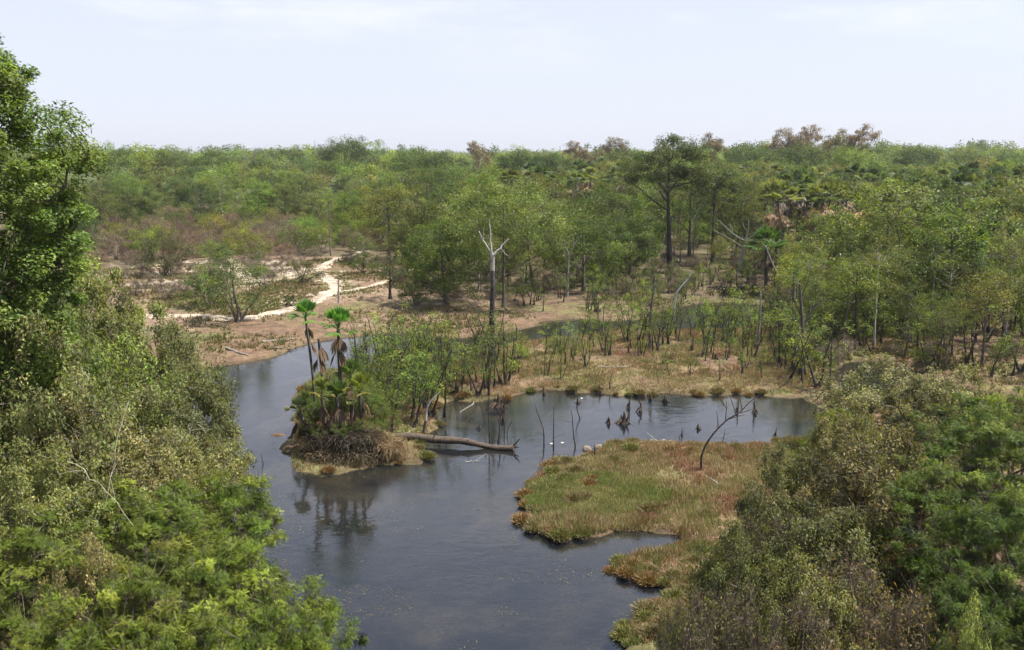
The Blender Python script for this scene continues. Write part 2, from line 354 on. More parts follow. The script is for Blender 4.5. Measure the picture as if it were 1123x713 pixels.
def fan_palm(seed, h=6, nf=20, nd=16, R_=.75, L=.9, nseg=16, col=(.075, .115, .04), dead=(.15, .115, .075), tr=.14, erect=.2, w=.055, trunkcol=(.10, .085, .07)):
    rng = NR(seed); gt, gl, gd = Geo(), Geo(), Geo(); t = trunk_line(rng, h, .05, .02); tube(gt, t, np.linspace(tr, tr*.75, len(t)), 8, trunkcol); top = t[-1]
    for i in range(nf):
        az = i*2.4+rng.normal(0, .2); el = rng.uniform(erect-.35, 1.35); d = np.array([math.cos(az)*math.cos(el), math.sin(az)*math.cos(el), math.sin(el)])
        fan(gl, rng, top.copy(), d, L*rng.uniform(.8, 1.15), R_*rng.uniform(.8, 1.15), nseg, np.array(col)*rng.uniform(.75, 1.25), w=w, droop=.35)
    for i in range(nd):
        az = i*2.4+rng.normal(0, .3); el = rng.uniform(-1.4, -.5); d = np.array([math.cos(az)*math.cos(el), math.sin(az)*math.cos(el), math.sin(el)])
        b = top-[0, 0, rng.uniform(.1, .5)]; fan(gd, rng, b, d, L*.75, R_*.85, max(8, nseg//2), np.array(dead)*rng.uniform(.6, 1.3), spread=1.2, w=w*1.1, droop=.5)
    return Proto('fan_palm', [('trunk', gt.mesh('trunk', BARK, True)), ('crown', gl.mesh('crown', LEAF))]+([('dead_fronds', gd.mesh('dead_fronds', DRYLEAF))] if nd else []))
def rec(g, rng, p, d, L, r, dep, col, spread=.6, curve=.15, tips=None, mn=.008):
    n = 5; pts = [p]; q = p.copy(); dd = d.copy()
    for i in range(n-1): dd = nrm(dd+rng.normal(0, curve, 3)+[0, 0, .03]); q = q+dd*L/(n-1); pts.append(q)
    tube(g, pts, np.linspace(r, max(r*.62, mn*.8), n), 6 if dep > 2 else 4, col, cap=dep == 0)
    if dep == 0:
        if tips is not None: tips.append(q)
        return
    for k in range(rng.integers(2, 4)):
        nd = nrm(dd+nrm(rng.normal(0, 1, 3))*spread*rng.uniform(.7, 1.3)); s = pts[-1] if k < 2 else pts[rng.integers(2, 4)]
        rec(g, rng, s, nd, L*rng.uniform(.6, .85), max(r*.6, mn), dep-1, col, spread, curve, tips, mn)
def bare_tree(seed, h=7, dep=5, r=.16, col=(.25, .23, .20), spread=.65, name='bare_tree', tf=.33, leafn=0):
    rng = NR(seed); gt, gb, gl = Geo(), Geo(), Geo(); t = trunk_line(rng, h*tf, .05, .04, 6); tube(gt, t, np.linspace(r, r*.75, 6), 8, col, False); tips = []
    for k in range(3):
        rec(gb, rng, t[-1].copy(), nrm(np.array([rng.normal(0, .5), rng.normal(0, .5), 1])), h*.24, r*.6, dep-1, col, spread, tips=tips)
    P = [('trunk', gt.mesh('trunk', BARK, True)), ('branch', gb.mesh('branch', BARK))]
    if leafn:
        clump_leaves(gl, rng, np.array(tips), leafn, .55, .22, (.2, .15, .10), (.15, .14, .08), .8); P.append(('crown', gl.mesh('crown', DRYLEAF)))
    return Proto(name, P)

# ------------------------------------------------------------------ ground sheet
def axis(lo, hi, st, far):
    a = list(np.arange(lo, hi, st)); s = st; v = a[-1]; 
    while v < far: s *= 1.13; v += s; a.append(v)
    s = st; v = a[0]; b = []
    while v > -far: s *= 1.13; v -= s; b.append(v)
    return np.array(b[::-1]+a)
def ground():
    xs = axis(-42, 42, .27, 2600); ys = axis(8, 96, .27, 2600); X, Y = np.meshgrid(xs, ys); x = X.ravel(); y = Y.ravel()
    sd = sdist(x, y); z = hgt(x, y, sd); r = np.hypot(x, y)
    z[z < -.9] = -.9
    nx, ny = len(xs), len(ys); i = (np.arange(ny-1)[:, None]*nx+np.arange(nx-1)[None]).ravel()
    q = np.stack([i, i+1, i+nx+1, i+nx], 1); 
    cx = x; cy = y; s = sd; rr = np.hypot(cx, cy)
    A = n1(cx, cy, 4, 5); B = n2(cx, cy, 1.2, 4); D = n3(cx, cy, 9, 4)
    def lerp(c, b, w): return c*(1-w[:, None])+np.array(b)*w[:, None]
    col = np.tile(np.array([.17, .115, .07]), (len(x), 1))                       # dry grass and soil
    col = lerp(col, (.15, .155, .055), ss(.48, .62, A)*.7)                        # green ground cover
    col = lerp(col, (.16, .095, .065), ss(.5, .65, B)*.6)                         # rusty plants
    gx, gy = G(640, 545); g = ss(1.1, .4, np.hypot((cx-gx)/3.2, (cy-gy)/2.0)+(B-.5)); col = lerp(col, (.13, .17, .05), g*.8)
    bare = inside(poly([(120,300),(240,285),(420,285),(470,322),(545,335),(520,368),(400,366),(330,376),(240,402),(130,400)]), cx, cy)*1.0
    col = lerp(col, (.24, .165, .115), bare*ss(.42, .5, D)*.8); col = lerp(col, (.13, .15, .06), bare*ss(.54, .64, A)*.6*ss(70, 60, cy))
    sand = inside(poly([(120,292),(250,288),(320,290),(375,300),(395,322),(330,345),(240,328),(140,326)]), cx, cy)*ss(.46, .54, B*.6+D*.4)
    col = lerp(col, (.46, .38, .285), sand*.95)
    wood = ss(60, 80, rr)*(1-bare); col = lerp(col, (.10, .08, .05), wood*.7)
    col = lerp(col, (.10, .115, .045), ss(150, 260, rr)); 
    col = lerp(col, (.06, .045, .03), ss(.35, .0, s)*.65)                         # wet margin
    bed = np.tile(np.array([.055, .042, .026]), (len(x), 1)); bed = lerp(bed, (.20, .145, .085), ss(.5, .66, n4(cx, cy*1.6, 3.5, 4))*ss(-3.5, -.4, s)); bed = lerp(bed, (.17, .13, .05), ss(-1.2, -.1, s)*.7)  # dark mud offshore; light lost to water depth is put into this colour
    sx, sy = G(470, 650); bed = lerp(bed, (.20, .155, .10), ss(1.2, .1, np.hypot((cx-sx)/2.6, (cy-sy)/1.3)+(n4(cx+9, cy*1.3, 1.4, 5)-.5)*2.6)*.7); sx, sy = G(330, 440); bed = lerp(bed, (.24, .16, .09), ss(1.2, .1, np.hypot((cx-sx)/1.6, (cy-sy)/6)+(n4(cx+3, cy*.6, 1.1, 5)-.5)*2.6)*.8)
    col = np.where((s < 0)[:, None], bed, col)
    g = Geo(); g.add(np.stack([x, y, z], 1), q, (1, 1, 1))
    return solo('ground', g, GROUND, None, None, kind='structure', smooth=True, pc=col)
ground()
g = Geo(); w = [(-60, -60), (60, -60), (60, 110), (-60, 110)]; g.add([(a, b, 0) for a, b in w], [[0, 1, 2, 3]], (1, 1, 1)); solo('water', g, WATER, None, None, kind='structure')
def paths():
    g = Geo()
    for P, W in zip(PATH, (.75, .5)):
        pts = []
        for a, b in zip(P[:-1], P[1:]):
            n = max(2, int(np.linalg.norm(b-a)/.35)); pts += [a+(b-a)*k/n for k in range(n)]
        pts = np.array(pts+[P[-1]]); k = np.ones(9)/9; pp = np.vstack([np.repeat(pts[:1], 4, 0), pts, np.repeat(pts[-1:], 4, 0)])
        pts = np.stack([np.convolve(pp[:, i], k, 'valid') for i in (0, 1)], 1)
        t = nrm(np.gradient(pts, axis=0)); s = np.stack([-t[:, 1], t[:, 0]], 1); u = np.linspace(-1, 1, 9)
        wl = W*(.25+1.5*n1(pts[:, 0], pts[:, 1], 1.6, 4)); wr = W*(.25+1.5*n2(pts[:, 0], pts[:, 1], 1.6, 4))
        off = np.where(u[None] < 0, wl[:, None], wr[:, None])*u[None]
        Q = pts[:, None]+s[:, None]*off[..., None]; z = hgt(Q[..., 0], Q[..., 1])+.035-.06*(np.abs(u)**4)[None]
        V = np.concatenate([Q, z[..., None]], 2).reshape(-1, 3); n = len(pts); i = (np.arange(n-1)[:, None]*9+np.arange(8)[None]).ravel()
        q = np.stack([i, i+1, i+10, i+9], 1); c = np.array([.43, .355, .27])*(.5+1.05*n3(V[q[:, 0], 0], V[q[:, 0], 1], .8, 3))[:, None]; g.add(V, q, c)
        
    solo('sandy_path', g, GROUND, None, None, kind='structure', smooth=True)
paths()

# ------------------------------------------------------------------ low grass (nobody could count it)
def tufts(name, n, boxes, accept, h, col, col2, seed, bl=7, wid=.012, lean=.45):
    rng = NR(seed); xs, ys = [], []
    for P in boxes:
        P = np.array(P); lo, hi = P.min(0), P.max(0); m = int(n/len(boxes)); x = rng.uniform(lo[0], hi[0], m*3); y = rng.uniform(lo[1], hi[1], m*3); k = inside(P, x, y); xs.append(x[k][:m]); ys.append(y[k][:m])
    x = np.concatenate(xs); y = np.concatenate(ys); k = accept(x, y, rng); x = x[k]; y = y[k]; z = hgt(x, y)
    N_ = len(x)*bl; P = np.repeat(np.stack([x, y, z], 1), bl, 0)+rng.normal(0, .05, (N_, 3))*[1, 1, 0]
    H = h*rng.uniform(.4, 1.4, (N_, 1))*np.repeat(.25+1.9*n1(x, y, .7, 3)**1.5, bl)[:, None]; d = rng.normal(0, lean, (N_, 3)); d[:, 2] = 1; d = nrm(d); s = nrm(rng.normal(0, 1, (N_, 3))*[1, 1, .1])*wid*rng.uniform(.6, 1.6, (N_, 1))
    V = np.stack([P-s-[0, 0, .02], P+s-[0, 0, .02], P+d*H], 1)
    w = np.repeat(ss(.38, .62, n4(x, y, 1.1, 3)+rng.normal(0, .08, len(x))), bl)[:, None]; c = (np.array(col)*(1-w)+np.array(col2)*w)*rng.uniform(.6, 1.35, (N_, 1))
    g = Geo(); g.add(V, np.arange(N_*3).reshape(-1, 3), c); return solo(name, g, DRYLEAF, None, None, kind='stuff')
STRIP = poly([(320,520),(470,505),(480,440),(560,438),(620,428),(700,434),(880,434),(900,385),(860,345),(780,355),(690,360),(600,370),(540,380),(470,396),(380,398),(330,420)])
SPIT = poly([(560,540),(600,515),(660,485),(740,483),(860,478),(900,470),(1000,480),(1000,713),(680,713),(660,620),(560,600)])
LAND = lambda x, y, rng: sdist(x, y) > .05
def spotty(seed, sc, th):
    v = VN(seed); return lambda x, y, rng: (sdist(x, y) > .06) & (np.minimum(pdist(PATH[0], x, y, False), pdist(PATH[1], x, y, False)) > .45) & (v(x, y, sc, 3)+rng.normal(0, .06, len(x)) > th)
tufts('rusty_marsh_grass', 60000, [STRIP, SPIT], spotty(31, 2.2, .40), .17, (.31, .18, .12), (.36, .28, .17), 3)
tufts('green_marsh_grass', 52000, [STRIP, SPIT], spotty(32, 2.0, .47), .17, (.16, .20, .06), (.30, .27, .13), 4)
gx, gy = G(640, 548)
tufts('bright_bank_grass', 9000, [[(gx+3.1*math.cos(a), gy+1.9*math.sin(a)) for a in np.linspace(0, TAU, 14)[:-1]]], LAND, .15, (.19, .25, .07), (.30, .30, .12), 5, wid=.015)
tufts('dry_ground_cover', 42000, [poly([(100,300),(420,285),(520,335),(850,315),(1120,300),(1200,430),(880,430),(840,340),(600,350),(500,366),(240,400)])], spotty(33, 5, .5), .22, (.22, .17, .09), (.14, .15, .05), 6, wid=.03)
tufts('bank_ground_cover', 26000, [np.array([(9, 14), (34, 14), (40, 46), (16, 46)]), np.array([(-34, 14), (-8, 14), (-13, 46), (-40, 46)])], spotty(35, 3, .42), .28, (.25, .20, .10), (.14, .17, .05), 8, wid=.03)
def litter():
    rng = NR(77); g = Geo(); xs = rng.uniform(-45, 45, 60000); ys = rng.uniform(30, 100, 60000); k = (sdist(xs, ys) > .2) & (pdist(PATH[0], xs, ys, False) > .3); xs = xs[k]; ys = ys[k]; z = hgt(xs, ys)+.03
    leaves(g, rng, np.stack([xs, ys, z], 1), np.tile([[0, 0, 1.]], (len(xs), 1)), .10, .6, (.16, .11, .07), .5, 2., 0, .25); solo('leaf_litter', g, DRYLEAF, None, None, kind='stuff')
litter()
def flotsam():
    rng = NR(78); g = Geo(); v = VN(41); px = rng.uniform(240, 880, 15000); py = rng.uniform(400, 713, 15000); P = np.array([G(a, b) for a, b in zip(px, py)]); x, y = P[:, 0], P[:, 1]; s = sdist(x, y)
    k = (s < -.02) & ((v(x, y*1.5, 1.5, 4) > .63) | ((s > -.35) & (rng.random(len(x)) < .35)) | (rng.random(len(x)) < .004)); x = x[k]; y = y[k]
    leaves(g, rng, np.stack([x, y, np.full(len(x), .012)], 1), np.tile([[0, 0, 1.]], (len(x), 1)), .05, .5, (.14, .12, .065), .5, 60., 0, .2); solo('floating_leaf_litter', g, DRYLEAF, None, None, kind='stuff')
flotsam()

# ------------------------------------------------------------------ background plants: protos
FT = [leafy_tree(100+i, h=8, r=3.2-.2*(i % 3), ncl=75, nl=100, ls=.20, tf=.22+.05*(i % 3), lump=1) if False else
      leafy_tree(100+i, h=8, r=3.3-.25*(i % 3), ncl=72, nl=105, ls=.20, tf=.10+.06*(i % 3), col=(GR, OL, GR)[i % 3], col2=(OL, YG, YG)[i % 3]) for i in range(5)]
UT = [leafy_tree(120+i, h=8.5, r=4.2, rz=1.9, ncl=80, nl=100, ls=.20, flat=.45, tf=.4, col=GR, col2=OL, zmin=-.35, name='wide_tree') for i in range(2)]
GB = [bush(140+i, h=3.6, r=2.5, ncl=50, nl=95, ls=.15, col=(GR, OL)[i % 2], col2=YG) for i in range(4)]
BB = [brown_scrub(160+i, 3.0, 2.3) for i in range(4)]
ST = [leafy_tree(180+i, h=6.5, r=2.2, ncl=50, nl=85, ls=.14, tf=.30, tr=.10, col=(.085, .115, .035), col2=(.15, .16, .05), lo=.2, lump=1, flat=.8, bc=(.055, .045, .04), clr=.6, name='swamp_tree') for i in range(4)]
SL = [leafy_tree(190+i, h=8.5, r=1.5, rz=1.7, ncl=20, nl=60, ls=.16, tf=.5, tr=.085, col=(.08, .11, .035), col2=(.14, .15, .05), flat=.8, bc=(.16, .145, .13), clr=.5, lo=.2, low=.9, name='slender_tree') for i in range(3)]
SAP = [sapling(200+i, h=2.8+.3*(i % 3), ncl=(16, 22, 12, 26, 18, 9)[i], nl=30, bare=(.35, .3, .45, .25, .4, .5)[i], stems=(2, 3, 1, 4, 2, 1)[i]) for i in range(6)]
FP = [fan_palm(220+i, h=6, nf=20, nd=22, R_=.9, L=.9, nseg=16, w=.065, col=(.085, .105, .05), dead=(.21, .16, .11), erect=.45) for i in range(4)]
NT = [bare_tree(240+i, h=8, dep=5, r=.15, col=(.24, .215, .19)) for i in range(2)]
BT = [bare_tree(250+i, h=9, dep=5, r=.16, col=(.26, .20, .165), leafn=50, name='leaf_shedding_tree') for i in range(2)]

# ------------------------------------------------------------------ automatic labels: look + nearest landmark of the photo
MARKS = [('the crooked bare sapling', 769, 505), ('the spit tip', 590, 545), ('the lower inlet', 705, 600), ('the palm mound', 385, 500), ('the jagged root clump', 683, 462), ('the white-forked trunk', 540, 330), ('the white leaning trunk', 741, 315), ('the big grey dead tree', 805, 290), ('the tallest dark tree', 735, 230),
         ('the sandy path', 350, 325), ('the white sand flat', 215, 305), ('the small pond', 950, 410), ('the bright palm pair', 365, 400), ('the fallen log', 500, 470), ('the open pool', 650, 425),
         ('the upstream channel', 610, 355), ('the orange dead palm', 888, 232), ('the fan palm grove', 970, 240), ('the skyline dome', 378, 180), ('the bare scrub flat', 150, 262),
         ('the orange-brown crowns', 900, 175), ('the right edge', 1105, 320), ('the dark post tree', 427, 310), ('the lone bank shrub', 262, 320), ('the far green ridge', 300, 215)]
AUTO = []
def auto(o, px, py, look, plural):
    b = sorted(MARKS, key=lambda m: math.hypot((m[1]-px), (m[2]-py)*1.8))[0]; dx = px-b[1]; dy = py-b[2]
    rel = ('right of' if dx > 0 else 'left of') if abs(dx) > abs(dy)*1.3+8 else ('behind' if dy < 0 else 'before')
    AUTO.append((o, look, rel+' '+b[0], px, plural))
ORD = ['leftmost', '2nd from left', '3rd from left', '4th from left', '5th from left', '6th from left', '7th from left', '8th from left', '9th from left', '10th from left']
def finish_auto():
    d = {}
    for a in AUTO: d.setdefault((a[1], a[2]), []).append(a)
    for (look, rel), L_ in d.items():
        L_.sort(key=lambda a: a[3])
        for i, a in enumerate(L_):
            a[0]['label'] = f'{look} {rel}'+((', '+(ORD[i] if i < len(ORD) else 'rightmost group')) if len(L_) > 1 else ''); a[0]['group'] = a[4]
def colname(base, s): return base
TINTS = [('dull green', (.95, .95, .9)), ('fresh green', (1.15, 1.3, .9)), ('dark green', (.68, .78, .75)), ('olive', (1.25, 1.08, .95)), ('grey-green', (1.35, 1.25, 1.7)), ('yellow-green', (1.7, 1.6, .9)), ('brownish', (1.7, 1.15, 1.2))]
rs = random.Random(11)
BY = [(-80, 290), (60, 292), (100, 296), (240, 296), (350, 286), (420, 286), (455, 318), (520, 330), (560, 326), (620, 318), (700, 312), (760, 306), (820, 300), (850, 330), (870, 385), (900, 402), (1000, 412), (1250, 424)]
def edge(px): return float(np.interp(px, [p[0] for p in BY], [p[1] for p in BY]))
def tint(w):
    n, c = rs.choices(TINTS, w)[0]; k = rs.uniform(.72, 1.45); return n, tuple(v*k*rs.uniform(.94, 1.06) for v in c)
taken = []
def free(x, y, r):
    for a, b, q in taken:
        if (a-x)**2+(b-y)**2 < (r+q)**2: return False
    return True
SIZES = lambda s: 'small' if s < .85 else ('tall' if s > 1.12 else 'mid-sized')
def background():
    DM = 205; cnt = dict(tree=0, shrub=0, palm=0, scrub=0)
    cand = []
    for k in range(26000):
        y = math.sqrt(rs.uniform(44**2, DM**2)); x = rs.uniform(-.62, .62)*y; px, py = PX(x, y, 0)
        cand.append((y, x, px, py))
    xs = np.array([c[1] for c in cand]); ys = np.array([c[0] for c in cand]); sds = sdist(xs, ys); zz = hgt(xs, ys, sds)
    for (y, x, px, py), sd, z in zip(cand, sds, zz):
        if py > edge(px)-1 or sd < .8 or px < 20: continue
        d = y; right = px > 850; mid = 430 < px <= 850; near = py > edge(px)-14
        if right:
            if d < 78: kind = rs.choices(['swamp', 'shrub'], [.75, .25])[0] if not near else 'swamp'; r = 1.35
            elif d < 150: kind = rs.choices(['palm', 'tree', 'shrub'], [.72, .14, .14])[0]; r = {'palm': 2.1, 'tree': 3.2, 'shrub': 2.2}[kind]
            else: kind = rs.choices(['tree', 'shrub'], [.75, .25])[0]; r = 3.7
        elif mid:
            if near: kind = rs.choices(['swamp', 'shrub'], [.65, .35])[0]; r = 1.5
            elif px > 560 and d > 120 and rs.random() < .3: kind = 'palm'; r = 2
            else: kind = rs.choices(['tree', 'shrub', 'wide'], [.60, .32, .08])[0]; r = {'tree': 3.05, 'shrub': 2.0, 'wide': 3.8}[kind]
        else:
            if d < 165: kind = rs.choices(['scrub', 'shrub', 'tree'], [.62, .34, .04] if px < 330 else [.4, .45, .15])[0]; r = 2.15
            else: kind = rs.choices(['shrub', 'tree', 'scrub'], [.5, .36, .14])[0]; r = 3.0
        if kind == 'shrub' and cnt['shrub'] >= 262: kind = 'tree'
        if kind in ('tree', 'wide') and cnt['tree'] >= 255 and not right: kind = 'slender'
        if (kind == 'swamp' or (kind == 'tree' and not right)) and px > 560 and rs.random() < (.30 if right else .22): kind = 'slender'; r *= .6
        if not free(x, y, r*.72): continue
        taken.append((x, y, r*.72)); rot = rs.uniform(0, TAU); w = rs.uniform(.82, 1.25)
        hi = [('swamp', 'tree'), ][0]
        if kind == 'tree' or kind == 'wide':
            tn, c = tint([4, 2.6, 2.2, 2.6, 2.2, .8, .5]); s = rs.uniform(.8, 1.22)*(1.05 if px > 600 else .88)
            if d > 170 and px < 430: s *= .85
            P = rs.choice(UT if kind == 'wide' else FT); o = place(P, (x, y, z-.1), rot, (s*rs.uniform(.9, 1.2), s*rs.uniform(.9, 1.2), s), cat='tree', color=c)
            auto(o, px, py, f'{SIZES(s*1.2)} {tn} '+('flat-topped' if kind == 'wide' else 'bushy')+' tree', 'trees of the woodland')
        elif kind == 'slender':
            tn, c = tint([4, 2, 2.4, 3, 1.5, .6, .6]); s = rs.uniform(.6, .95); bk = rs.choice([.6, 1, 1.8, 2.6]); o = place(rs.choice(SL), (x, y, z-.1), rot, (s*1.1, s*1.1, s), cat='slender tree', color=c, bark=(bk,)*3)
            auto(o, px, py, f'{SIZES(s*1.2)} {tn} slender '+('pale' if bk > 1.3 else 'dark')+'-stemmed tree', 'slender trees of the woodland')
        elif kind == 'shrub':
            tn, c = tint([3, 3, 1.2, 2.5, 1.4, 2, .8]); s = rs.uniform(.65, 1.15)*(1.05 if mid or right else .9)
            o = place(rs.choice(GB), (x, y, z-.1), rot, s, cat='shrub', color=c); auto(o, px, py, f'{SIZES(s)} {tn} leafy shrub', 'green shrubs of the woodland')
        elif kind == 'scrub':
            s = rs.uniform(.6, 1.05); k = rs.uniform(.8, 1.2); w_ = rs.random(); c = (k*1.2, k, k*1.0) if w_ < .6 else (k*.95, k*1.12, k*.8)
            o = place(rs.choice(BB), (x, y, z-.1), rot, s, cat='dry shrub', color=c, bark=(k, k, k)); auto(o, px, py, f'{SIZES(s*1.2)} '+('grey-brown' if w_ < .6 else 'khaki')+' twiggy shrub', 'dry shrubs of the scrub flat')
        elif kind == 'palm':
            s = rs.uniform(1.0, 1.4); k = rs.uniform(1.1, 1.9); c = rs.choice([(k, k, k*1.1), (k*.8, k*.9, k), (k*1.25, k*1.12, k)])
            o = place(rs.choice(FP), (x, y, z-.1), rot, s, cat='fan palm', color=c); auto(o, px, py, f'{SIZES(s*.85)} '+('pale' if k > 1.35 else 'dull')+' green brown-skirted fan palm', 'fan palms of the grove')
        else:
            tn, c = tint([4, 2, 2.4, 3, 1.5, .8, .6]); s = rs.uniform(.5, .98)
            if near: s *= rs.uniform(.65, 1)
            o = place(rs.choice(ST), (x, y, z-.1), rot, s, cat='swamp tree', color=c, bark=rs.choice([(1, 1, 1), (1, 1, 1), (2.4, 2.4, 2.4), (4, 3.9, 3.7)])); auto(o, px, py, f'{SIZES(s*1.3)} {tn} thin-trunked swamp tree', 'swamp trees along the wood edge')
        cnt[kind] = cnt.get(kind, 0)+1
    UG = [Proto('undergrowth_plant', P.parts) for P in GB]
    k = 0
    while k < 110:
        px = rs.uniform(430, 1130); y = rs.uniform(48, 115); x = (px-561)/F*y; px, py = PX(x, y, 0); e = edge(px); x_ = float(sdist(x, y))
        if not (e-25 < py < e+16) or x_ < .3: continue
        if not free(x, y, .3): continue
        k += 1; dry = rs.random() < .6; s = rs.uniform(.2, .5); o = place(rs.choice(BB if dry else UG), (x, y, float(hgt(x, y))-.05), rs.uniform(0, 6), s*(1 if dry else .8), cat='dry shrub' if dry else 'undergrowth', color=(rs.uniform(.8, 1.3),)*3)
        auto(o, px, py, 'knee-high brown twiggy undergrowth shrub' if dry else 'knee-high green undergrowth shrub', 'undergrowth along the wood edge')
    print('BACKGROUND', cnt)

def hero(px, pyb, pyt, z=None):
    x, y = G(px, pyb, 0); z = float(hgt(x, y)); x, y = G(px, pyb, z); return x, y, z, AT(px, pyt, y)[2]-z
# ---- named trees of the middle ground
def heroes():
    # tall dark trunk with white fork
    x, y, z, h = hero(540, 393, 240); taken.append((x, y, .5)); rng = NR(5); gt = Geo(); brs = []; s = h/6.8
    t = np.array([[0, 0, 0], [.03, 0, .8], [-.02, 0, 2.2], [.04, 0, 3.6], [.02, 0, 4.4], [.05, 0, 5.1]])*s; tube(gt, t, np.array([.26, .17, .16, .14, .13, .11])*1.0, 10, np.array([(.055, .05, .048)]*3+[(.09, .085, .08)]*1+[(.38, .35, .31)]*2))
    for a, b, c, r in (((.05, 0, 5.1), (.25, 0, 5.35), (.78, .1, 5.9), .09), ((.05, 0, 5.1), (-.2, 0, 5.5), (-.62, 0, 6.3), .07), ((.03, 0, 5.1), (-.05, 0, 6.0), (-.1, .1, 6.85), .06), ((.4, 0, 5.5), (.6, 0, 5.2), (.8, -.1, 5.1), .025), ((-.4, 0, 5.9), (-.4, 0, 6.2), (-.35, 0, 6.5), .02)):
        p = bez(np.array(a)*s, np.array(b)*s, np.array(c)*s, 8); p[1:-1] += rng.normal(0, .03, (6, 3)); gb = Geo(); tube(gb, p, np.linspace(r, r*.3, 8), 7, (.46, .43, .38)); brs.append(('branch', gb.mesh('branch', BARK, True)))
    P = Proto('dead_tree', [('trunk', gt.mesh('trunk', BARK, True))]+brs)
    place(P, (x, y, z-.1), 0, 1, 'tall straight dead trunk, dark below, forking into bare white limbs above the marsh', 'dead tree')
    # second white fork deeper in the wood
    def forked(px, pyb, pyt, pts, rad, col, lab, cat='dead tree', nm='dead_tree', br=()):
        x, y, z, h = hero(px, pyb, pyt); taken.append((x, y, .4)); gt, gb = Geo(), Geo(); pts = np.array(pts, float); k = h/max(pts[:, 2].max(), max([b[2][2] for b in br] or [0]))
        tube(gt, bezp(pts*k), np.interp(np.linspace(0, 1, len(bezp(pts))), [0, .08, 1], [rad*1.5, rad, rad*.45]), 8, col)
        ps = [('trunk', gt.mesh('trunk', BARK, True))]
        for a, b, c, r in br: gb = Geo(); tube(gb, bez(np.array(a)*k, np.array(b)*k, np.array(c)*k, 7), np.linspace(r, r*.3, 7), 5, col); ps.append(('branch', gb.mesh('branch', BARK, True)))
        return place(Proto(nm, ps), (x, y, z-.08), 0, 1, lab, cat)
    W = (.48, .45, .40); D = (.06, .052, .045); GR_ = (.27, .25, .23)
    forked(622, 325, 252, [(0, 0, 0), (.05, 0, 2), (.1, 0, 3.6)], .10, GR_, 'slim pale forked dead tree among the green trees behind the upstream channel', br=(((.1, 0, 3.4), (.4, 0, 4.3), (1.1, 0, 5.1), .06), ((.1, 0, 3.5), (-.1, 0, 4.3), (-.7, 0, 5.0), .05), ((.5, 0, 4.4), (.4, 0, 5), (.5, 0, 5.5), .03)))
    forked(738, 345, 296, [(0, 0, 0), (.1, 0, .9), (.2, 0, 1.5), (.9, 0, 2.4), (1.1, 0, 2.9)], .10, W, 'bright white broken trunk leaning right at the back of the marsh', nm='broken_trunk', cat='broken trunk')
    forked(713, 382, 300, [(0, 0, 0), (-.05, 0, 1.5), (.05, 0, 2.8), (.15, 0, 4)], .10, (.12, .105, .09), 'dark spindly dead trunk left of the white leaning one', br=(((0, 0, 2.9), (.2, 0, 3.4), (.35, 0, 4.0), .04), ((0, 0, 2.2), (-.3, 0, 2.8), (-.35, 0, 3.6), .03)))
    forked(808, 302, 238, [(0, 0, 0), (.25, 0, 1.3), (.6, 0, 3.0), (.8, 0, 4.3)], .24, GR_, 'big grey leaning dead tree with wide bare crown in front of the wood', br=(((.75, 0, 4), (-.5, 0, 4.5), (-2.2, 0, 6.2), .10), ((.6, 0, 3.2), (-.4, 0, 4), (-2.8, 0, 5.2), .09), ((.8, 0, 4.2), (1.2, 0, 5.4), (1.0, 0, 6.6), .09), ((.8, 0, 4.1), (1.9, 0, 4.6), (2.6, 0, 6.0), .09), ((-.7, 0, 4.6), (-.6, 0, 5.3), (-1.1, 0, 6.0), .05), ((1.0, 0, 5.0), (.4, 0, 5.6), (.2, 0, 6.5), .05), ((1.9, 0, 4.9), (2.0, 0, 5.4), (1.8, 0, 6.2), .04), ((-1.5, 0, 4.6), (-2, 0, 5.1), (-1.9, 0, 5.7), .04)))
    forked(862, 326, 268, [(0, 0, 0), (-.4, 0, 1.6), (-1.4, 0, 3.2), (-2.3, 0, 5.2)], .09, (.38, .35, .31), 'pale thin dead tree leaning left, right of the big grey one', br=(((-.3, 0, 1.4), (.0, 0, 2.6), (-.2, 0, 4.2), .06), ((-1.4, 0, 3.2), (-1.5, 0, 4), (-1.2, 0, 4.6), .04)))
    forked(830, 392, 318, [(0, 0, 0), (.02, 0, 1.4), (.05, 0, 3), (.0, 0, 4)], .09, (.20, .185, .17), 'straight grey bare post of a dead tree at the back right of the marsh', nm='bare_post', cat='dead trunk')
    forked(880, 412, 300, [(0, 0, 0), (-.08, 0, 2), (-.3, 0, 4), (-.5, 0, 5.5)], .13, (.10, .085, .075), 'dark bare-topped dead tree at the left end of the swamp trees', br=(((-.2, 0, 3), (.3, 0, 3.8), (.9, 0, 5.2), .07), ((-.25, 0, 3.6), (-.7, 0, 4.3), (-1.2, 0, 5.6), .05), ((-.4, 0, 4.5), (-.2, 0, 5.2), (.1, 0, 6), .04), ((.4, 0, 4), (.7, 0, 4.3), (1.3, 0, 4.7), .04)))
    forked(372, 332, 303, [(0, 0, 0), (-.02, 0, .9), (.03, 0, 1.9)], .10, (.30, .27, .23), 'pale grey dead post standing beside the sandy path', nm='bare_post', cat='dead trunk')
    forked(443, 232, 190, [(0, 0, 0), (.05, 0, 3), (.1, 0, 6), (0, 0, 8)], .16, (.36, .33, .29), 'pale grey bare trunk rising in the far wood left of centre', br=(((.1, 0, 5), (.8, 0, 6.5), (1, 0, 8.5), .07), ((.1, 0, 5.5), (-.8, 0, 6.8), (-.9, 0, 8.6), .07)))
    forked(690, 262, 228, [(0, 0, 0), (.2, 0, 2), (.4, 0, 5)], .12, (.16, .14, .12), 'dim leaning dead trunk under the tall dark tree')
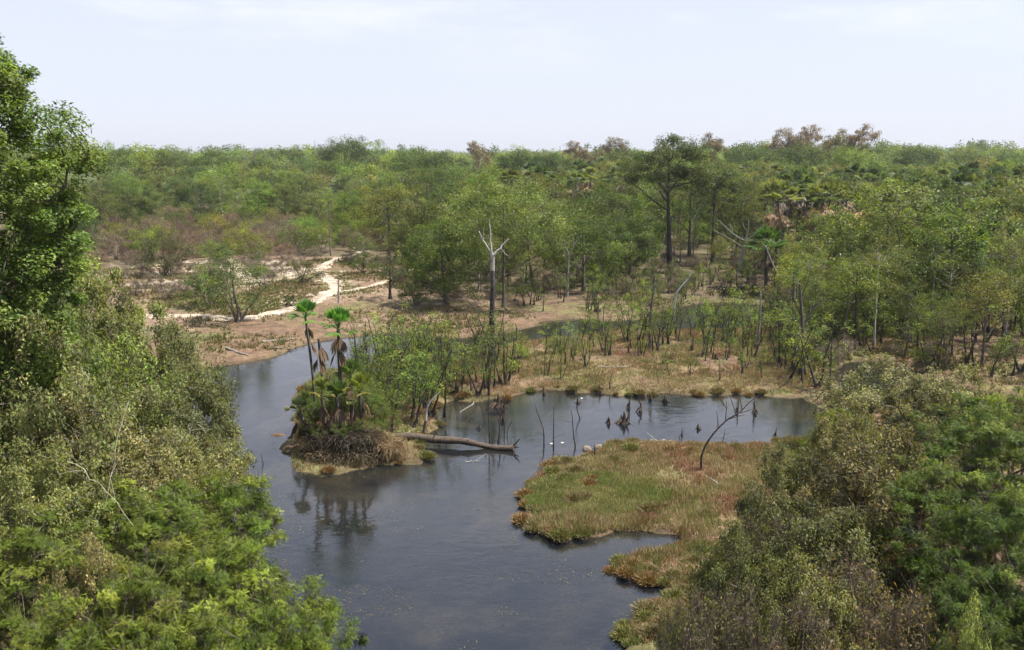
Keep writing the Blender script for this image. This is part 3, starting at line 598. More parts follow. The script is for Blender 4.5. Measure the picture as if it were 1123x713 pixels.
    # tall dark tree with broad crown
    x, y, z, h = hero(735, 300, 150); taken.append((x, y, 3)); P = leafy_tree(301, h=h, r=3.7, rz=3.2, ncl=85, nl=230, ls=.19, tf=.5, tr=.32, col=(.062, .09, .03), col2=(.12, .13, .045), flat=.7, bc=(.05, .042, .038), clr=1.05, zmin=-.55, low=.9, name='tall_tree')
    place(P, (x, y, z-.1), .4, 1, 'tallest dark green tree with a thick dark trunk and broad crown', 'tree')
    # second trunk of the same height at its right
    x, y, z, h = hero(782, 290, 175); taken.append((x, y, 2)); P = leafy_tree(302, h=h*.97, r=2.8, rz=2.4, ncl=60, nl=170, ls=.19, tf=.5, tr=.26, col=(.08, .11, .04), col2=(.12, .14, .045), bc=(.06, .05, .045), name='tall_tree'); place(P, (x, y, z-.1), 1, 1, 'green tree with a slanting dark trunk just right of the tallest tree', 'tree')
    # round green crown behind the forked trunk
    x, y, z, h = hero(548, 338, 196); taken.append((x, y, 3)); P = leafy_tree(303, h=h, r=4.6, rz=3.9, ncl=110, nl=200, ls=.18, tf=.32, tr=.13, col=(.12, .165, .045), col2=(.17, .20, .06), zmin=-.8, lo=.55, clr=1.05, name='round_tree')
    place(P, (x+.3, y+.9, z-.1), 0, 1, 'large rounded mid-green tree right behind the white-forked trunk', 'tree')
    for px, pb, pt, r, lab, col in ((640, 318, 230, 3.4, 'leafy green tree behind the slim pale fork, right of the round tree', (1, 1, 1)), (490, 335, 240, 2.9, 'dense dark green tree left of the round tree, above the brown bank', (.8, .85, .8)), (690, 308, 238, 3.0, 'dense green tree below the left side of the tallest tree', (.9, .9, .9))):
        x, y, z, h = hero(px, pb, pt); taken.append((x, y, 2.2)); P = leafy_tree(310+px, h=h, r=r, rz=h*.45, ncl=80, nl=170, ls=.17, tf=.15, zmin=-.85, name='leafy_tree', col2=YG); place(P, (x, y, z-.1), 0, 1, lab, 'tree', color=col)
    # shrubs beside the path
    def gbush(px, pb, pt, r, lab, sd, **k):
        x, y, z, h = hero(px, pb, pt); taken.append((x, y, r*.7)); P = bush(sd, h=h, r=r, **k); place(P, (x, y, z-.05), 0, 1, lab, 'shrub')
    gbush(262, 352, 268, 2.5, 'tall open green shrub standing alone on the brown bank beside the sand', 401, ncl=62, nl=130, ls=.13, col=(.075, .11, .035), col2=(.16, .20, .05), nst=7, tr=.09)
    gbush(232, 338, 288, 1.9, 'bright green shrub touching the left side of the tall bank shrub', 402, ncl=40, nl=130, ls=.13, col=(.12, .19, .04))
    gbush(182, 302, 255, 2.6, 'dark olive domed shrub at the back of the white sand flat', 403, ncl=55, nl=130, ls=.14, col=(.075, .085, .035), col2=OL, bc=(.10, .08, .06))
    gbush(330, 312, 284, 2.0, 'low khaki shrub just left of the bend in the sandy path', 404, ncl=35, nl=80, ls=.14, col=OL, col2=BR)
    gbush(318, 334, 322, .7, 'tiny dark rounded shrub on the near edge of the sandy path', 405, ncl=14, nl=60, ls=.12, col=(.07, .085, .035))
    gbush(398, 300, 276, 1.4, 'small green shrub behind the right branch of the sandy path', 406, ncl=24, nl=80, ls=.14, col=(.10, .14, .04))
    gbush(455, 335, 305, 1.5, 'low yellow-green shrub on the brown bank right of the dark post tree', 407, ncl=24, nl=90, ls=.14, col=(.15, .19, .05))
    for i, (px, py) in enumerate(((170, 322), (205, 325), (290, 318), (310, 300), (150, 300), (345, 290), (135, 312), (160, 310), (190, 308), (215, 306), (240, 304), (275, 300), (290, 296), (225, 316), (185, 334), (215, 332), (300, 308), (325, 300), (250, 322), (150, 330), (280, 308), (385, 292), (410, 298), (430, 300))):
        x, y = G(px, py); z = float(hgt(x, y)); taken.append((x, y, .8)); o = place(BB[i % 4], (x, y, z), i, .42+.05*(i % 3), cat='dry shrub'); auto(o, px, py, 'low straggly brown shrub on the sand', 'low brown shrubs on the sand')
    # small tree by the path
    x, y, z, h = hero(428, 328, 283); P = leafy_tree(411, h=h, r=1.3, ncl=26, nl=80, ls=.13, tf=.4, tr=.13, bc=(.05, .04, .035), col=(.08, .11, .035), clr=.5, name='small_tree'); place(P, (x, y, z), 0, 1, 'small tree on a short dark trunk at the right end of the sandy path', 'tree')
    # dead orange leaf palm and big fan palm crowns
    rng = NR(9)
    x, y, z, h = hero(888, 290, 226); P = fan_palm(431, h=h*.86, nf=12, nd=22, R_=1.0, L=.7, dead=(.42, .15, .05)); place(P, (x, y, z), 0, 1, 'fan palm with a hanging orange-red dead leaf skirt in the grove', 'fan palm')
    for px, pb, pt, lab in ((1030, 345, 262, 'big bright fan palm standing over the swamp trees, left of the pair'), (1056, 346, 258, 'big bright fan palm standing over the swamp trees, right of the pair'), (840, 322, 262, 'bright green fan palm between the grey dead tree and the leaning pale one'), (932, 255, 182, 'tallest fan palm spiking up behind the grove'), (1050, 262, 178, 'spiky dark fan palm near the skyline at the right')):
        x, y, z, h = hero(px, pb, pt); taken.append((x, y, 1.2)); P = fan_palm(440+px, h=h*.86, nf=22, nd=14, R_=1.15, L=1.0, col=(.085, .15, .045) if pb > 300 else (.06, .09, .045), erect=.3, w=.08, tr=.16); place(P, (x, y, z), 0, 1, lab, 'fan palm')
    # skyline
    def sky_(px, pyt, Y, mk, lab, cat='tree', col=(1, 1, 1), bark=None, tilt=None):
        x, _, zt = AT(px, pyt, Y); z = float(hgt(x, Y)); h = zt-z; P, h0 = mk; place(P, (x, Y, z-.1), rs.uniform(0, 6), h/h0, lab, cat, color=col, bark=bark); taken.append((x, Y, 3))
    RD = leafy_tree(500, h=10, r=5, rz=3.2, ncl=90, nl=110, ls=.28, tf=.35, zmin=-.3, col=GR, col2=OL, name='round_tree')
    sky_(378, 151, 260, (RD, 10), 'large domed green tree, highest crown on the left skyline'); 
    sky_(320, 161, 300, (FT[0], 8), 'small dark crown poking above the skyline left of the dome', col=(.7, .8, .8))
    sky_(275, 157, 300, (NT[0], 8), 'leafless grey tree standing above the left skyline', 'bare tree'); sky_(341, 156, 300, (NT[1], 8), 'leafless grey tree just left of the domed crown', 'bare tree')
    for px, pt, lab in ((135, 166, 'green'), (190, 168, 'grey-green'), (235, 167, 'olive')): sky_(px, pt, 230, (UT[px % 2], 8.5), f'{lab} flat crown on the left skyline near the big left tree', col=(1.1, 1.0, 1.3) if px == 190 else (1, 1, 1))
    for px, pt, lab, c in ((520, 160, 'grey-pink nearly leafless crown on the skyline right of centre-left ridge', (1.2,1.15,1.1)), (628, 160, 'small pinkish thinning crown on the skyline', (1.15,1.0,.95)), (672, 156, 'wide pale grey thinning crown left of the tallest tree', (1, 1, 1)), (785, 150, 'grey thinning crown right of the tallest tree', (1, .95, .9)),
                       (862, 147, 'orange-brown thinning crown on the right skyline, leftmost', (1.15,1.1,1.1)), (890, 144, 'orange-brown thinning crown on the right skyline, middle', (1.2,1.05,1.0)), (945, 141, 'brown feathery crown on the right skyline, rightmost', (1.2,1.05,.95)), (915, 146, 'twiggy green-brown crown between the orange-brown ones', (1,1.1,.8))):
        sky_(px, pt, 240, (BT[px % 2], 9), lab, col=c)
    for px, pt, lab, c in ((930, 163, 'bright yellow-green crown below the orange-brown ones', (1.9, 1.9, 1.0)), (1010, 160, 'dark green domed crown on the right skyline', (.8, .9, .85)), (1065, 166, 'low green crown at the far right skyline', (1, 1, 1)), (1105, 167, 'green crown at the right end of the skyline', (1, 1.1, 1)), (455, 163, 'fresh green crown right of the domed crown', (1.1, 1.2, 1)), (570, 166, 'dark green crown at the middle of the skyline', (.7, .8, .8)), (690, 163, 'green crown below the pale grey one', (1, 1, 1)), (820, 158, 'green crown left of the orange-brown ones', (.9, 1, .9)), (880, 158, 'broad green crown under the orange-brown ones', (1, 1, .9)), (485, 168, 'dull green crown on the skyline before the grey-pink one', (.9, .9, 1)), (600, 169, 'dark low crown at the skyline centre', (.75, .85, .8))):
        sky_(px, pt, 225, (RD, 10), lab, col=c)
def bezp(p, n=4):
    """a smooth curve through points"""
    p = np.asarray(p, float); q = np.vstack([2*p[0]-p[1], p, 2*p[-1]-p[-2]]); o = []
    for i in range(1, len(q)-2):
        for k in range(n):
            t = k/n; a, b, c, d = q[i-1:i+3]; o.append(.5*((2*b)+(-a+c)*t+(2*a-5*b+4*c-d)*t*t+(-a+3*b-3*c+d)*t**3))
    return np.array(o+[p[-1]])
heroes(); background()

# ------------------------------------------------------------------ the far wood: one mass
def far_wood():
    rng = NR(900); g = Geo(); T = np.array([c for _, c in TINTS]); W = np.array([4, 3.2, 2, 2, 1.8, 1.6, .9]); W = W/W.sum()
    for d0, d1, sp, nq, sz in ((200, 340, 7.4, 580, .42), (340, 620, 10, 240, .72), (620, 1500, 17, 90, 1.5)):
        n = int(.56*(d1*d1-d0*d0)/(sp*sp)); y = np.sqrt(rng.uniform(d0**2, d1**2, n)); x = rng.uniform(-.64, .64, n)*y; z = hgt(x, y, np.full(n, 30.))
        R_ = sp*.5*rng.uniform(.6, 1.25, n); lf = n2(x, y*.5, 34, 3); H = (5.2+4.0*rng.random(n)**2*rng.choice([.6, 1, 1.5], n))*(1.0+.12*(x > 0))+6.0*ss(.46, .75, lf)+2.0*ss(.05, .3, x/y); px = 561+F*x/y
        sh = .55+.8*n3(x, y, 40, 3)
        col = T[rng.choice(7, n, p=W)]*(np.array(GR)*.55+np.array(OL)*.55)*rng.uniform(.75, 1.75, (n, 1))
        m = 9; ci = np.repeat(np.arange(n), m); dd = nrm(rng.normal(0, 1, (n*m, 3))); dd[:, 2] = np.abs(dd[:, 2])*1.0-.25
        cc = np.stack([x[ci]+dd[:, 0]*R_[ci]*.75, y[ci]+dd[:, 1]*R_[ci]*.75, z[ci]+H[ci]*.68+dd[:, 2]*H[ci]*.26], 1)
        k = max(1, nq//m); lj = np.repeat(np.arange(n*m), k); o = nrm(rng.normal(0, 1, (len(lj), 3)))*(rng.random((len(lj), 1))**.4)*(R_[ci][lj]*.5)[:, None]; o[:, 2] *= .8
        cl = col[ci][lj]*np.repeat(1+rng.normal(0, .07, n*m), k)[:, None]
        leaves(g, rng, cc[lj]+o, nrm(o), sz, .7, cl=cl, var=.15)
    print('FAR', g.n//4); solo('far_woodland', g, LEAF, None, None, kind='stuff')
far_wood()

# ------------------------------------------------------------------ marsh: saplings, stubs, sticks, log, palms
def marsh():
    pts = []
    zones = [(poly([(390,405),(500,398),(545,388),(560,435),(480,440),(470,480),(430,485),(395,455)]), 50, .75, 1.15), (poly([(545,385),(620,374),(660,366),(660,425),(560,430)]), 17, .45, .8), (poly([(655,366),(700,364),(860,362),(880,395),(880,425),(840,405),(660,395)]), 58, .6, 1.05),
             (poly([(560,395),(840,395),(870,430),(600,425)]), 14, .35, .6), (poly([(840,350),(880,380),(900,430),(860,430)]), 12, .9, 1.3), (poly([(330,430),(395,405),(400,470),(340,470)]), 9, .45, .7), (poly([(560,335),(620,320),(830,305),(830,325),(700,345),(600,348)]), 58, .5, .95)]
    zones.append((poly([(865,345),(1000,340),(1140,340),(1150,425),(1000,415),(900,425)]), 60, .7, 1.25))
    for P, n, a, b in zones:
        lo, hi = P.min(0), P.max(0); k = 0; tr = 0
        while k < n and tr < 3000:
            tr += 1; x = rs.uniform(lo[0], hi[0]); y = rs.uniform(lo[1], hi[1])
            if not inside(P, np.array([x]), np.array([y]))[0] or float(sdist(x, y)) < .1 or any((x-c)**2+(y-d)**2 < .5 for c, d in pts): continue
            pts.append((x, y)); k += 1; s = rs.uniform(a, b); px, py = PX(x, y, 0); tn, c = tint([3, 4, .6, 2, .8, 2.5, 0]); i = rs.choices(range(6), [3, 3, 2, 3, 3, 1])[0]
            o = place(SAP[i], (x, y, float(hgt(x, y))-.04), rs.uniform(0, TAU), s, cat='sapling', color=c)
            auto(o, px, py, f'{SIZES(s*1.2)} {tn} '+('single-stemmed' if i in (2, 5) else 'multi-stemmed')+' marsh sapling', 'saplings on the marsh')
    ISL = [Proto('island_bush', P.parts) for P in GB]
    for i, (px, py, s) in enumerate(((402, 452, .42), (420, 440, .45), (440, 455, .36), (412, 470, .34), (455, 430, .42), (475, 425, .38), (430, 420, .48), (500, 420, .40), (395, 432, .42), (455, 408, .42), (490, 405, .36), (525, 405, .34), (570, 398, .25), (610, 392, .26), (345, 470, .28), (365, 440, .36), (352, 482, .3), (372, 470, .36), (392, 482, .32), (384, 455, .4), (408, 484, .26), (338, 490, .2), (425, 480, .3), (362, 488, .28), (350, 470, .3), (378, 478, .34), (400, 474, .34), (390, 466, .4), (345, 480, .24), (412, 478, .3), (358, 494, .2), (380, 492, .24), (402, 490, .24), (368, 462, .4), (337, 484, .2), (352, 505, .15), (375, 507, .16), (398, 505, .15), (415, 498, .16), (340, 500, .14))):
        x, y = G(px, py); o = place(ISL[i % 4], (x, y, float(hgt(x, y))-.05+(.75 if py > 462 and px < 415 else 0)), i*1.3, s, cat='bush', color=(1.1, 1.15, .9)); auto(o, px, py, 'low leafy green island shrub', 'low shrubs on the island')
    # stubs and cypress-like stumps
    def stump(seed, h, r, spike=1):
        rng = NR(seed); g = Geo(); n = 7
        for k in range(spike):
            o = rng.normal(0, r*.6, 2)*(k > 0); hh = h*rng.uniform(.5, 1) if k else h
            p = np.stack([o[0]+np.cumsum(rng.normal(0, .05*hh, n)), o[1]+np.cumsum(rng.normal(0, .05*hh, n)), np.linspace(-.25, hh, n)], 1); tube(g, p, np.array([1.3, 1.1, .8, .6, .5, .38, .2])*r*(.5 if k else 1)*rng.uniform(.85, 1.1, n), 7, (.075, .055, .042))
        for k in range(5):
            a = rng.uniform(0, TAU); d = np.array([math.cos(a), math.sin(a), 0]); tube(g, bez(np.array([0, 0, h*.35]), d*r*1.2+[0, 0, h*.2], d*r*2.8+[0, 0, -.12], 5), np.linspace(r*.35, r*.1, 5), 5, (.10, .07, .05))
        return Proto('tree_stump', [('stump_body', g.mesh('stump_body', BARK, True))])
    SP_ = [stump(600, .75, .12, 1), stump(601, .5, .2, 4), stump(602, 1.0, .09, 2), stump(603, .4, .16, 3)]
    S = [(658, 432, 0, .8, 'dark pointed stump at the far shore of the pool'), (683, 464, 1, 1.3, 'jagged brown root clump standing in the pool, larger of two'), (668, 464, 3, .9, 'small rooty stub left of the jagged root clump in the pool'), (689, 448, 2, .9, 'thin upright stub in the pool behind the root clumps'), (701, 452, 0, 1.0, 'stout pointed stump in the pool right of the thin stub'),
         (730, 441, 1, .8, 'reddish low stump near the far shore in mid-pool'), (766, 471, 3, .7, 'lone small stub in the open right half of the pool'), (808, 452, 2, .8, 'dark stub behind the crooked bare sapling'), (828, 453, 0, .95, 'dark pointed stub near the right end of the pool'), (713, 438, 3, .8, 'squat stub at the far shoreline between two taller ones'),
         (545, 446, 1, 1.5, 'big brown stump cluster at the shore below the white-forked trunk'), (551, 460, 2, 1.3, 'shaggy dark stump in the shallow left pool'), (525, 470, 3, .6, 'tiny stub in the left pool near the log'), (634, 442, 3, .7, 'short stub with a pale tip at the left pool shore'), (568, 378, 2, 1.6, 'dark trunk stub by the upstream channel'), (655, 345, 0, 1.7, 'dark upright stump on the far bank of the channel'),
         (597, 432, 0, .7, 'small stub where the pool shore turns'), (500, 436, 1, 1.6, 'dark forked stump among the saplings left of the pool'), (616, 405, 0, .7, 'low stub in the grass left of the marsh middle'), (758, 388, 2, 1.2, 'slim dark stub in the rusty grass, marsh middle'), (785, 400, 3, .9, 'low dark stub in the rusty grass right of the slim one'), (690, 395, 0, 1.1, 'dark pointed stub in the grass beside the marsh saplings'),
         (870, 412, 1, 2.2, 'broad dark stump at the foot of the swamp trees'), (850, 478, 0, .6, 'small stub at the right tip of the pool'), (748, 478, 2, .45, 'short dark snag in the water near the grassy spit')]
    for px, py, i, s, lab in S: x, y = G(px, py); place(SP_[i], (x, y, max(0., float(hgt(x, y)))), px, (s*.7, s*.7, s*.85), lab, 'stump', 'stumps in and around the pool')
    rng = NR(55)
    def stick(px, pb, pt, lab, bend=.1, r=.035, lean=0, tw=3, col=(.085, .07, .06), cat='dead stick', nm='dead_stick', y0=None):
        x, y = G(px, pb); z = max(0., float(hgt(x, y))); h = AT(px, pt, y)[2]-z; gt, gb = Geo(), Geo(); t = np.linspace(0, 1, 8); dx = lean/F*math.hypot(y, 12)
        p = np.stack([dx*t+bend*np.sin(t*5+px)*t, rng.normal(0, .02, 8), -.2+(h+.2)*t], 1); tube(gt, p, np.linspace(r*1.3, r*.4, 8), 6, col); br = False
        for k in range(tw):
            f = rng.uniform(.35, .95)*7; i = min(int(f), 6); s = p[i]; e = s+np.array([rng.normal(0, .35), rng.normal(0, .2), rng.uniform(.1, .4)])*h*.4; tube(gb, bez(s, (s+e)/2+rng.normal(0, .05, 3), e, 4), np.linspace(r*.4, r*.15, 4), 4, col, False); br = True
        ps = [('stem', gt.mesh('stem', BARK, True))]+([('branch', gb.mesh('branch', BARK))] if br else []); place(Proto(nm, ps), (x, y, z), 0, 1, lab, cat)
    stick(607, 489, 446, 'straight dead stem in the pool, middle of the three', .0, .03, 0, 1); stick(597, 486, 444, 'wavy dead stem in the pool, leftmost of the three', .16, .03, -6, 4); stick(632, 490, 450, 'leaning twiggy dead stem in the pool, rightmost of the three', .05, .03, -7, 4)
    stick(637, 459, 434, 'curved thin dead stem standing behind the three stems', .12, .03, -6, 2); stick(556, 478, 460, 'short wavy twig in the water right of the shaggy stump', .1, .02, 3, 0); stick(537, 484, 400, 'thin leafless pole at the shore beside the pool', .08, .03, 0, 3); stick(546, 485, 455, 'crooked dead stem in the water under the forked trunk reflection', .1, .045, 2, 2)
    stick(744, 486, 470, 'tiny bent twig at the edge of the grassy spit', .1, .015, 4, 2); stick(289, 508, 497, 'tiny dark twig poking out of the river by the left bank', .03, .02, -2, 1); stick(652, 508, 488, 'small dark broken stem on the tip of the grassy spit', .03, .05, 0, 3)
    stick(790, 492, 470, 'thin stem at the spit edge right of the crooked sapling', .05, .02, 4, 2); stick(668, 430, 408, 'thin dead stem in the marsh grass behind the pool', .08, .03, 3, 2); stick(722, 424, 404, 'thin dead stem with side twigs in front of the rusty grass', .06, .025, -3, 3)
    # white leaning pole on the island
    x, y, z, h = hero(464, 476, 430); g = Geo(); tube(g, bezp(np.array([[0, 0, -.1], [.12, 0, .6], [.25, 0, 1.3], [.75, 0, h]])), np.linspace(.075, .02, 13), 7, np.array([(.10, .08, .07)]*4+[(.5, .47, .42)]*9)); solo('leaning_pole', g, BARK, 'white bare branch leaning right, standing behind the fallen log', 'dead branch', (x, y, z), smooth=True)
    TU = []
    for q in range(5):
        r6 = NR(1200+q); gm, gg = Geo(), Geo(); n = 9; V = [(0, 0, .17)]
        for j, (rr_, zz_) in enumerate(((.16, .15), (.30, .05), (.36, -.15))):
            for i in range(n): V.append((rr_*math.cos(i/n*TAU)*r6.uniform(.85, 1.15), rr_*math.sin(i/n*TAU)*r6.uniform(.85, 1.15), zz_))
        gm.add(V, [[0, 1+i, 1+(i+1) % n] for i in range(n)], (.09, .065, .045)); gm.F[4].append(np.array([[1+j*n+i, 1+(j+1)*n+i, 1+(j+1)*n+(i+1) % n, 1+j*n+(i+1) % n] for j in range(2) for i in range(n)], np.int32)); gm.C[4].append(np.tile(np.array([.09, .065, .045], np.float32), (2*n, 1)))
        N_ = 620; az = r6.uniform(0, TAU, N_); rr_ = .32*r6.random(N_)**.6; p0 = np.stack([rr_*np.cos(az), rr_*np.sin(az), .16-1.1*rr_**2], 1); d = nrm(np.stack([np.cos(az)*rr_*3.2, np.sin(az)*rr_*3.2, np.ones(N_)*.9], 1)+r6.normal(0, .3, (N_, 3))); L_ = r6.uniform(.12, .34, (N_, 1)); sd = nrm(np.cross(d, r6.normal(0, 1, (N_, 3))))*.011
        m = p0+d*L_*.55; e = p0+d*L_-[0, 0, .05]; w = r6.random((N_, 1)); c = (np.array((.20, .21, .08))*w+np.array((.34, .24, .14))*(1-w))*r6.uniform(.5, 1.3, (N_, 1)); gg.add(np.stack([p0-sd, p0+sd, m+sd, e, m-sd], 1)[:, [0, 1, 2, 4]].reshape(-1, 3), np.arange(N_*4).reshape(-1, 4), c); gg.add(np.stack([m-sd, m+sd, e], 1).reshape(-1, 3), np.arange(N_*3).reshape(-1, 3), c)
        TU.append(Proto('grass_tussock', [('root_ball', gm.mesh('root_ball', GROUND, True)), ('blades', gg.mesh('blades', DRYLEAF))]))
    k = 0; placed = []
    lo = np.array(G(560, 640)); tr = 0
    while k < 120 and tr < 60000:
        tr += 1; px = rs.uniform(330, 900); py = rs.uniform(425, 712); x, y = G(px, py)
        if any((x-p[0])**2+(y-p[1])**2 < .16 for p in placed): continue
        s_ = float(sdist(x, y)); inner = px > 575 and py > 480
        if not (-.12 < s_ < .35 or (inner and 0 < s_ < 2.2 and rs.random() < .25)): continue
        if 575 < py < 612 and px > 660: continue
        placed.append((x, y)); k += 1; s = rs.uniform(.35, .95); w = rs.random(); c = (.95, .74, .68) if w < .35 else ((.72, .85, .6) if w < .6 else (.85, .85, .85)); z = max(0., float(hgt(x, y)))
        o = place(TU[k % 5], (x, y, z-.05), rs.uniform(0, 6), s, cat='tussock', color=c); auto(o, px, py, f'{SIZES(s*1.4)} '+('rusty' if w < .35 else 'green' if w < .6 else 'straw-coloured')+' shoreline grass tussock', 'grass tussocks on the shores')
    # crooked bare sapling on the spit
    x, y, z, h = hero(769, 516, 440); gt, gb = Geo(), Geo(); main = bezp(np.array([[0, 0, -.1], [.0, 0, .55], [.25, 0, 1.15], [.75, 0, 1.75], [1.2, 0, 2.05], [1.55, 0, 2.45]])*h/2.45); tube(gt, main, np.linspace(.05, .014, len(main)), 7, (.075, .062, .055))
    for a, b in (((.75, 0, 1.75), (.78, .1, 2.4)), ((.85, 0, 1.82), (1.35, -.1, 2.0)), ((1.1, 0, 2.0), (.8, 0, 2.75)), ((1.3, 0, 2.15), (1.2, .1, 2.7)), ((1.2, 0, 2.05), (1.75, 0, 2.25)), ((.5, 0, 1.5), (.45, .1, 2.1)), ((1.5, 0, 2.4), (1.9, 0, 2.7)), ((.8, .05, 2.2), (.6, 0, 2.5))):
        a = np.array(a)*h/2.45; b = np.array(b)*h/2.45; tube(gb, bez(a, (a+b)/2+rng.normal(0, .06, 3), b, 5), np.linspace(.022, .008, 5), 4, (.085, .07, .06))
    place(Proto('bare_sapling', [('trunk', gt.mesh('trunk', BARK, True)), ('branch', gb.mesh('branch', BARK))]), (x, y, z), 0, 1, 'crooked bare sapling bending right over the pool from the grassy spit', 'bare sapling')
    # fallen log
    a = np.array([*G(430, 487), .30]); b = np.array([*G(563, 494), .16]); L_ = b-a; n = 22; t = np.linspace(0, 1, n)[:, None]; p = L_*t; p[:, 2] += .07*np.sin(t[:, 0]*5)+.04*np.sin(t[:, 0]*13); p[:, 1] += .06*np.sin(t[:, 0]*4)
    gt, gb = Geo(), Geo(); r = np.interp(t[:, 0], [0, .3, .8, .93, 1], [.17, .165, .12, .13, .17])*(1+rng.normal(0, .10, n)); tube(gt, p, r, 10, (.105, .08, .06))
    for (s, e, rr) in (((.35, 0, .12), (.05, -.1, .22), .035), ((.62, 0, .1), (.12, -.22, .12), .03), ((.78, 0, .1), (-.05, .12, .2), .03), ((.15, 0, .1), (.1, .1, .25), .03), ((1, 0, .05), (.28, .0, .30), .05), ((1, 0, .0), (.22, -.2, .05), .05), ((1, 0, .0), (.2, .25, .16), .04), ((.93, 0, .1), (-.1, .1, .3), .02)):
        q = L_*s[0]+np.array([0, 0, s[2]]); tube(gb, bez(q, q+np.array(e)*.6, q+np.array(e), 4), np.linspace(rr, rr*.3, 4), 5, (.07, .055, .045))
    place(Proto('fallen_log', [('trunk', gt.mesh('trunk', BARK, True)), ('root', gb.mesh('root', BARK))]), a, 0, 1, 'long brown fallen log lying from the island out into the pool', 'log')
    def lying(px0, py0, px1, py1, r, col, lab, tw=2, cat='fallen branch', z=.06):
        a = np.array([*G(px0, py0), 0]); b = np.array([*G(px1, py1), 0]); a[2] = max(0, float(hgt(a[0], a[1])))+z; b[2] = max(0, float(hgt(b[0], b[1])))+z; g = Geo(); t = np.linspace(0, 1, 9)[:, None]; p = (b-a)*t; p += rng.normal(0, .03, p.shape)*[1, 1, .5]; tube(g, p, np.linspace(r, r*.4, 9), 6, col)
        for k in range(tw): s = p[rng.integers(2, 8)]; e = s+rng.normal(0, .3, 3)*[1, 1, .4]+[0, 0, .15]; tube(g, bez(s, (s+e)/2, e, 4), np.linspace(r*.4, r*.15, 4), 4, col)
        solo('fallen_stick', g, BARK, lab, cat, a, smooth=True)
    lying(248, 388, 273, 395, .09, (.24, .21, .18), 'grey fallen branch on the left bank, nearest the big shrub mass'); lying(288, 379, 324, 376, .10, (.26, .22, .18), 'longer pale fallen branch on the left bank near the channel bend', 3); lying(300, 385, 322, 384, .06, (.18, .15, .12), 'thin brown fallen branch just below the longer pale one', 3)
    lying(510, 507, 527, 506, .018, (.5, .46, .4), 'thin white stick floating in the river below the log', 1, z=.02); lying(520, 448, 504, 460, .014, (.5, .47, .42), 'short white twig hanging over the left pool', 2, z=.3); lying(790, 545, 772, 535, .012, (.5, .47, .4), 'thin pale grass stalk fallen on the grassy spit', 1, z=.2)
    lying(905, 372, 868, 398, .16, (.22, .19, .16), 'leaning grey fallen trunk among the swamp trees', 3, 'fallen trunk', .5); lying(655, 408, 690, 409, .04, (.35, .3, .26), 'thin grey branch lying in the marsh grass', 2)
    lying(738, 486, 712, 484, .04, (.42, .38, .33), 'small bleached branch on the back edge of the grassy spit', 3)
    # pale bits at the stem foot
    for px, py, lab in ((605, 488, 'small white flower head at the foot of the middle dead stem'), (617, 487, 'small white flower head floating right of the middle dead stem'), (638, 438, 'tiny white flower head at the far side behind the curved stem')):
        x, y = G(px, py); g = Geo(); k = 9
        for j in range(k):
            a = j*TAU/k; d = np.array([math.cos(a), math.sin(a), .7]); s = np.array([-d[1], d[0], 0])*.02; g.add([[0, 0, 0], d*.045-s, d*.08, d*.045+s], [[0, 1, 2, 3]], (.75, .73, .68))
        solo('white_flower', g, DRYLEAF, lab, 'flower', (x, y, .02))
    # stones / mud lumps at the spit tip and the river shoal
    def lump(px, py, rx, ry, h, col, lab, nm='mud_lump', cat='mud lump'):
        x, y = G(px, py); g = Geo(); n = 14; m = 6; V = []; rr = NR(px)
        for j in range(m):
            for i in range(n): a = i/n*TAU; k = math.cos(j/m*1.57); q = 1+.18*math.sin(3*a+px)+.1*math.sin(5*a); V.append((rx*k*q*math.cos(a), ry*k*q*math.sin(a), -.1+(h+.1)*math.sin(j/m*1.57)+rr.normal(0, h*.08)))
        V.append((0, 0, h)); q = [[j*n+i, j*n+(i+1) % n, (j+1)*n+(i+1) % n, (j+1)*n+i] for j in range(m-1) for i in range(n)]; g.add(V, q, col); g.add([], [], col) if 0 else None
        g.F[3].append(np.array([[(m-1)*n+i, (m-1)*n+(i+1) % n, m*n] for i in range(n)], np.int32)); g.C[3].append(np.tile(np.array(col, np.float32), (n, 1))); solo(nm, g, GROUND, lab, cat, (x, y, 0), smooth=True)
    lump(305, 477, .42, .22, .06, (.15, .085, .05), 'low reddish mud shoal in the river left of the island'); lump(335, 466, .5, .3, .12, (.17, .11, .06), 'brown muddy hummock touching the left side of the island')
    lump(643, 493, .22, .14, .16, (.24, .19, .15), 'grey-brown lump at the tip of the grassy spit, left of two'); lump(657, 491, .26, .14, .14, (.24, .19, .15), 'grey-brown lump at the tip of the grassy spit, right of two'); lump(677, 524, .22, .15, .16, (.09, .06, .045), 'dark brown mound in the grass of the spit', 'grass_mound', 'mound')
marsh()

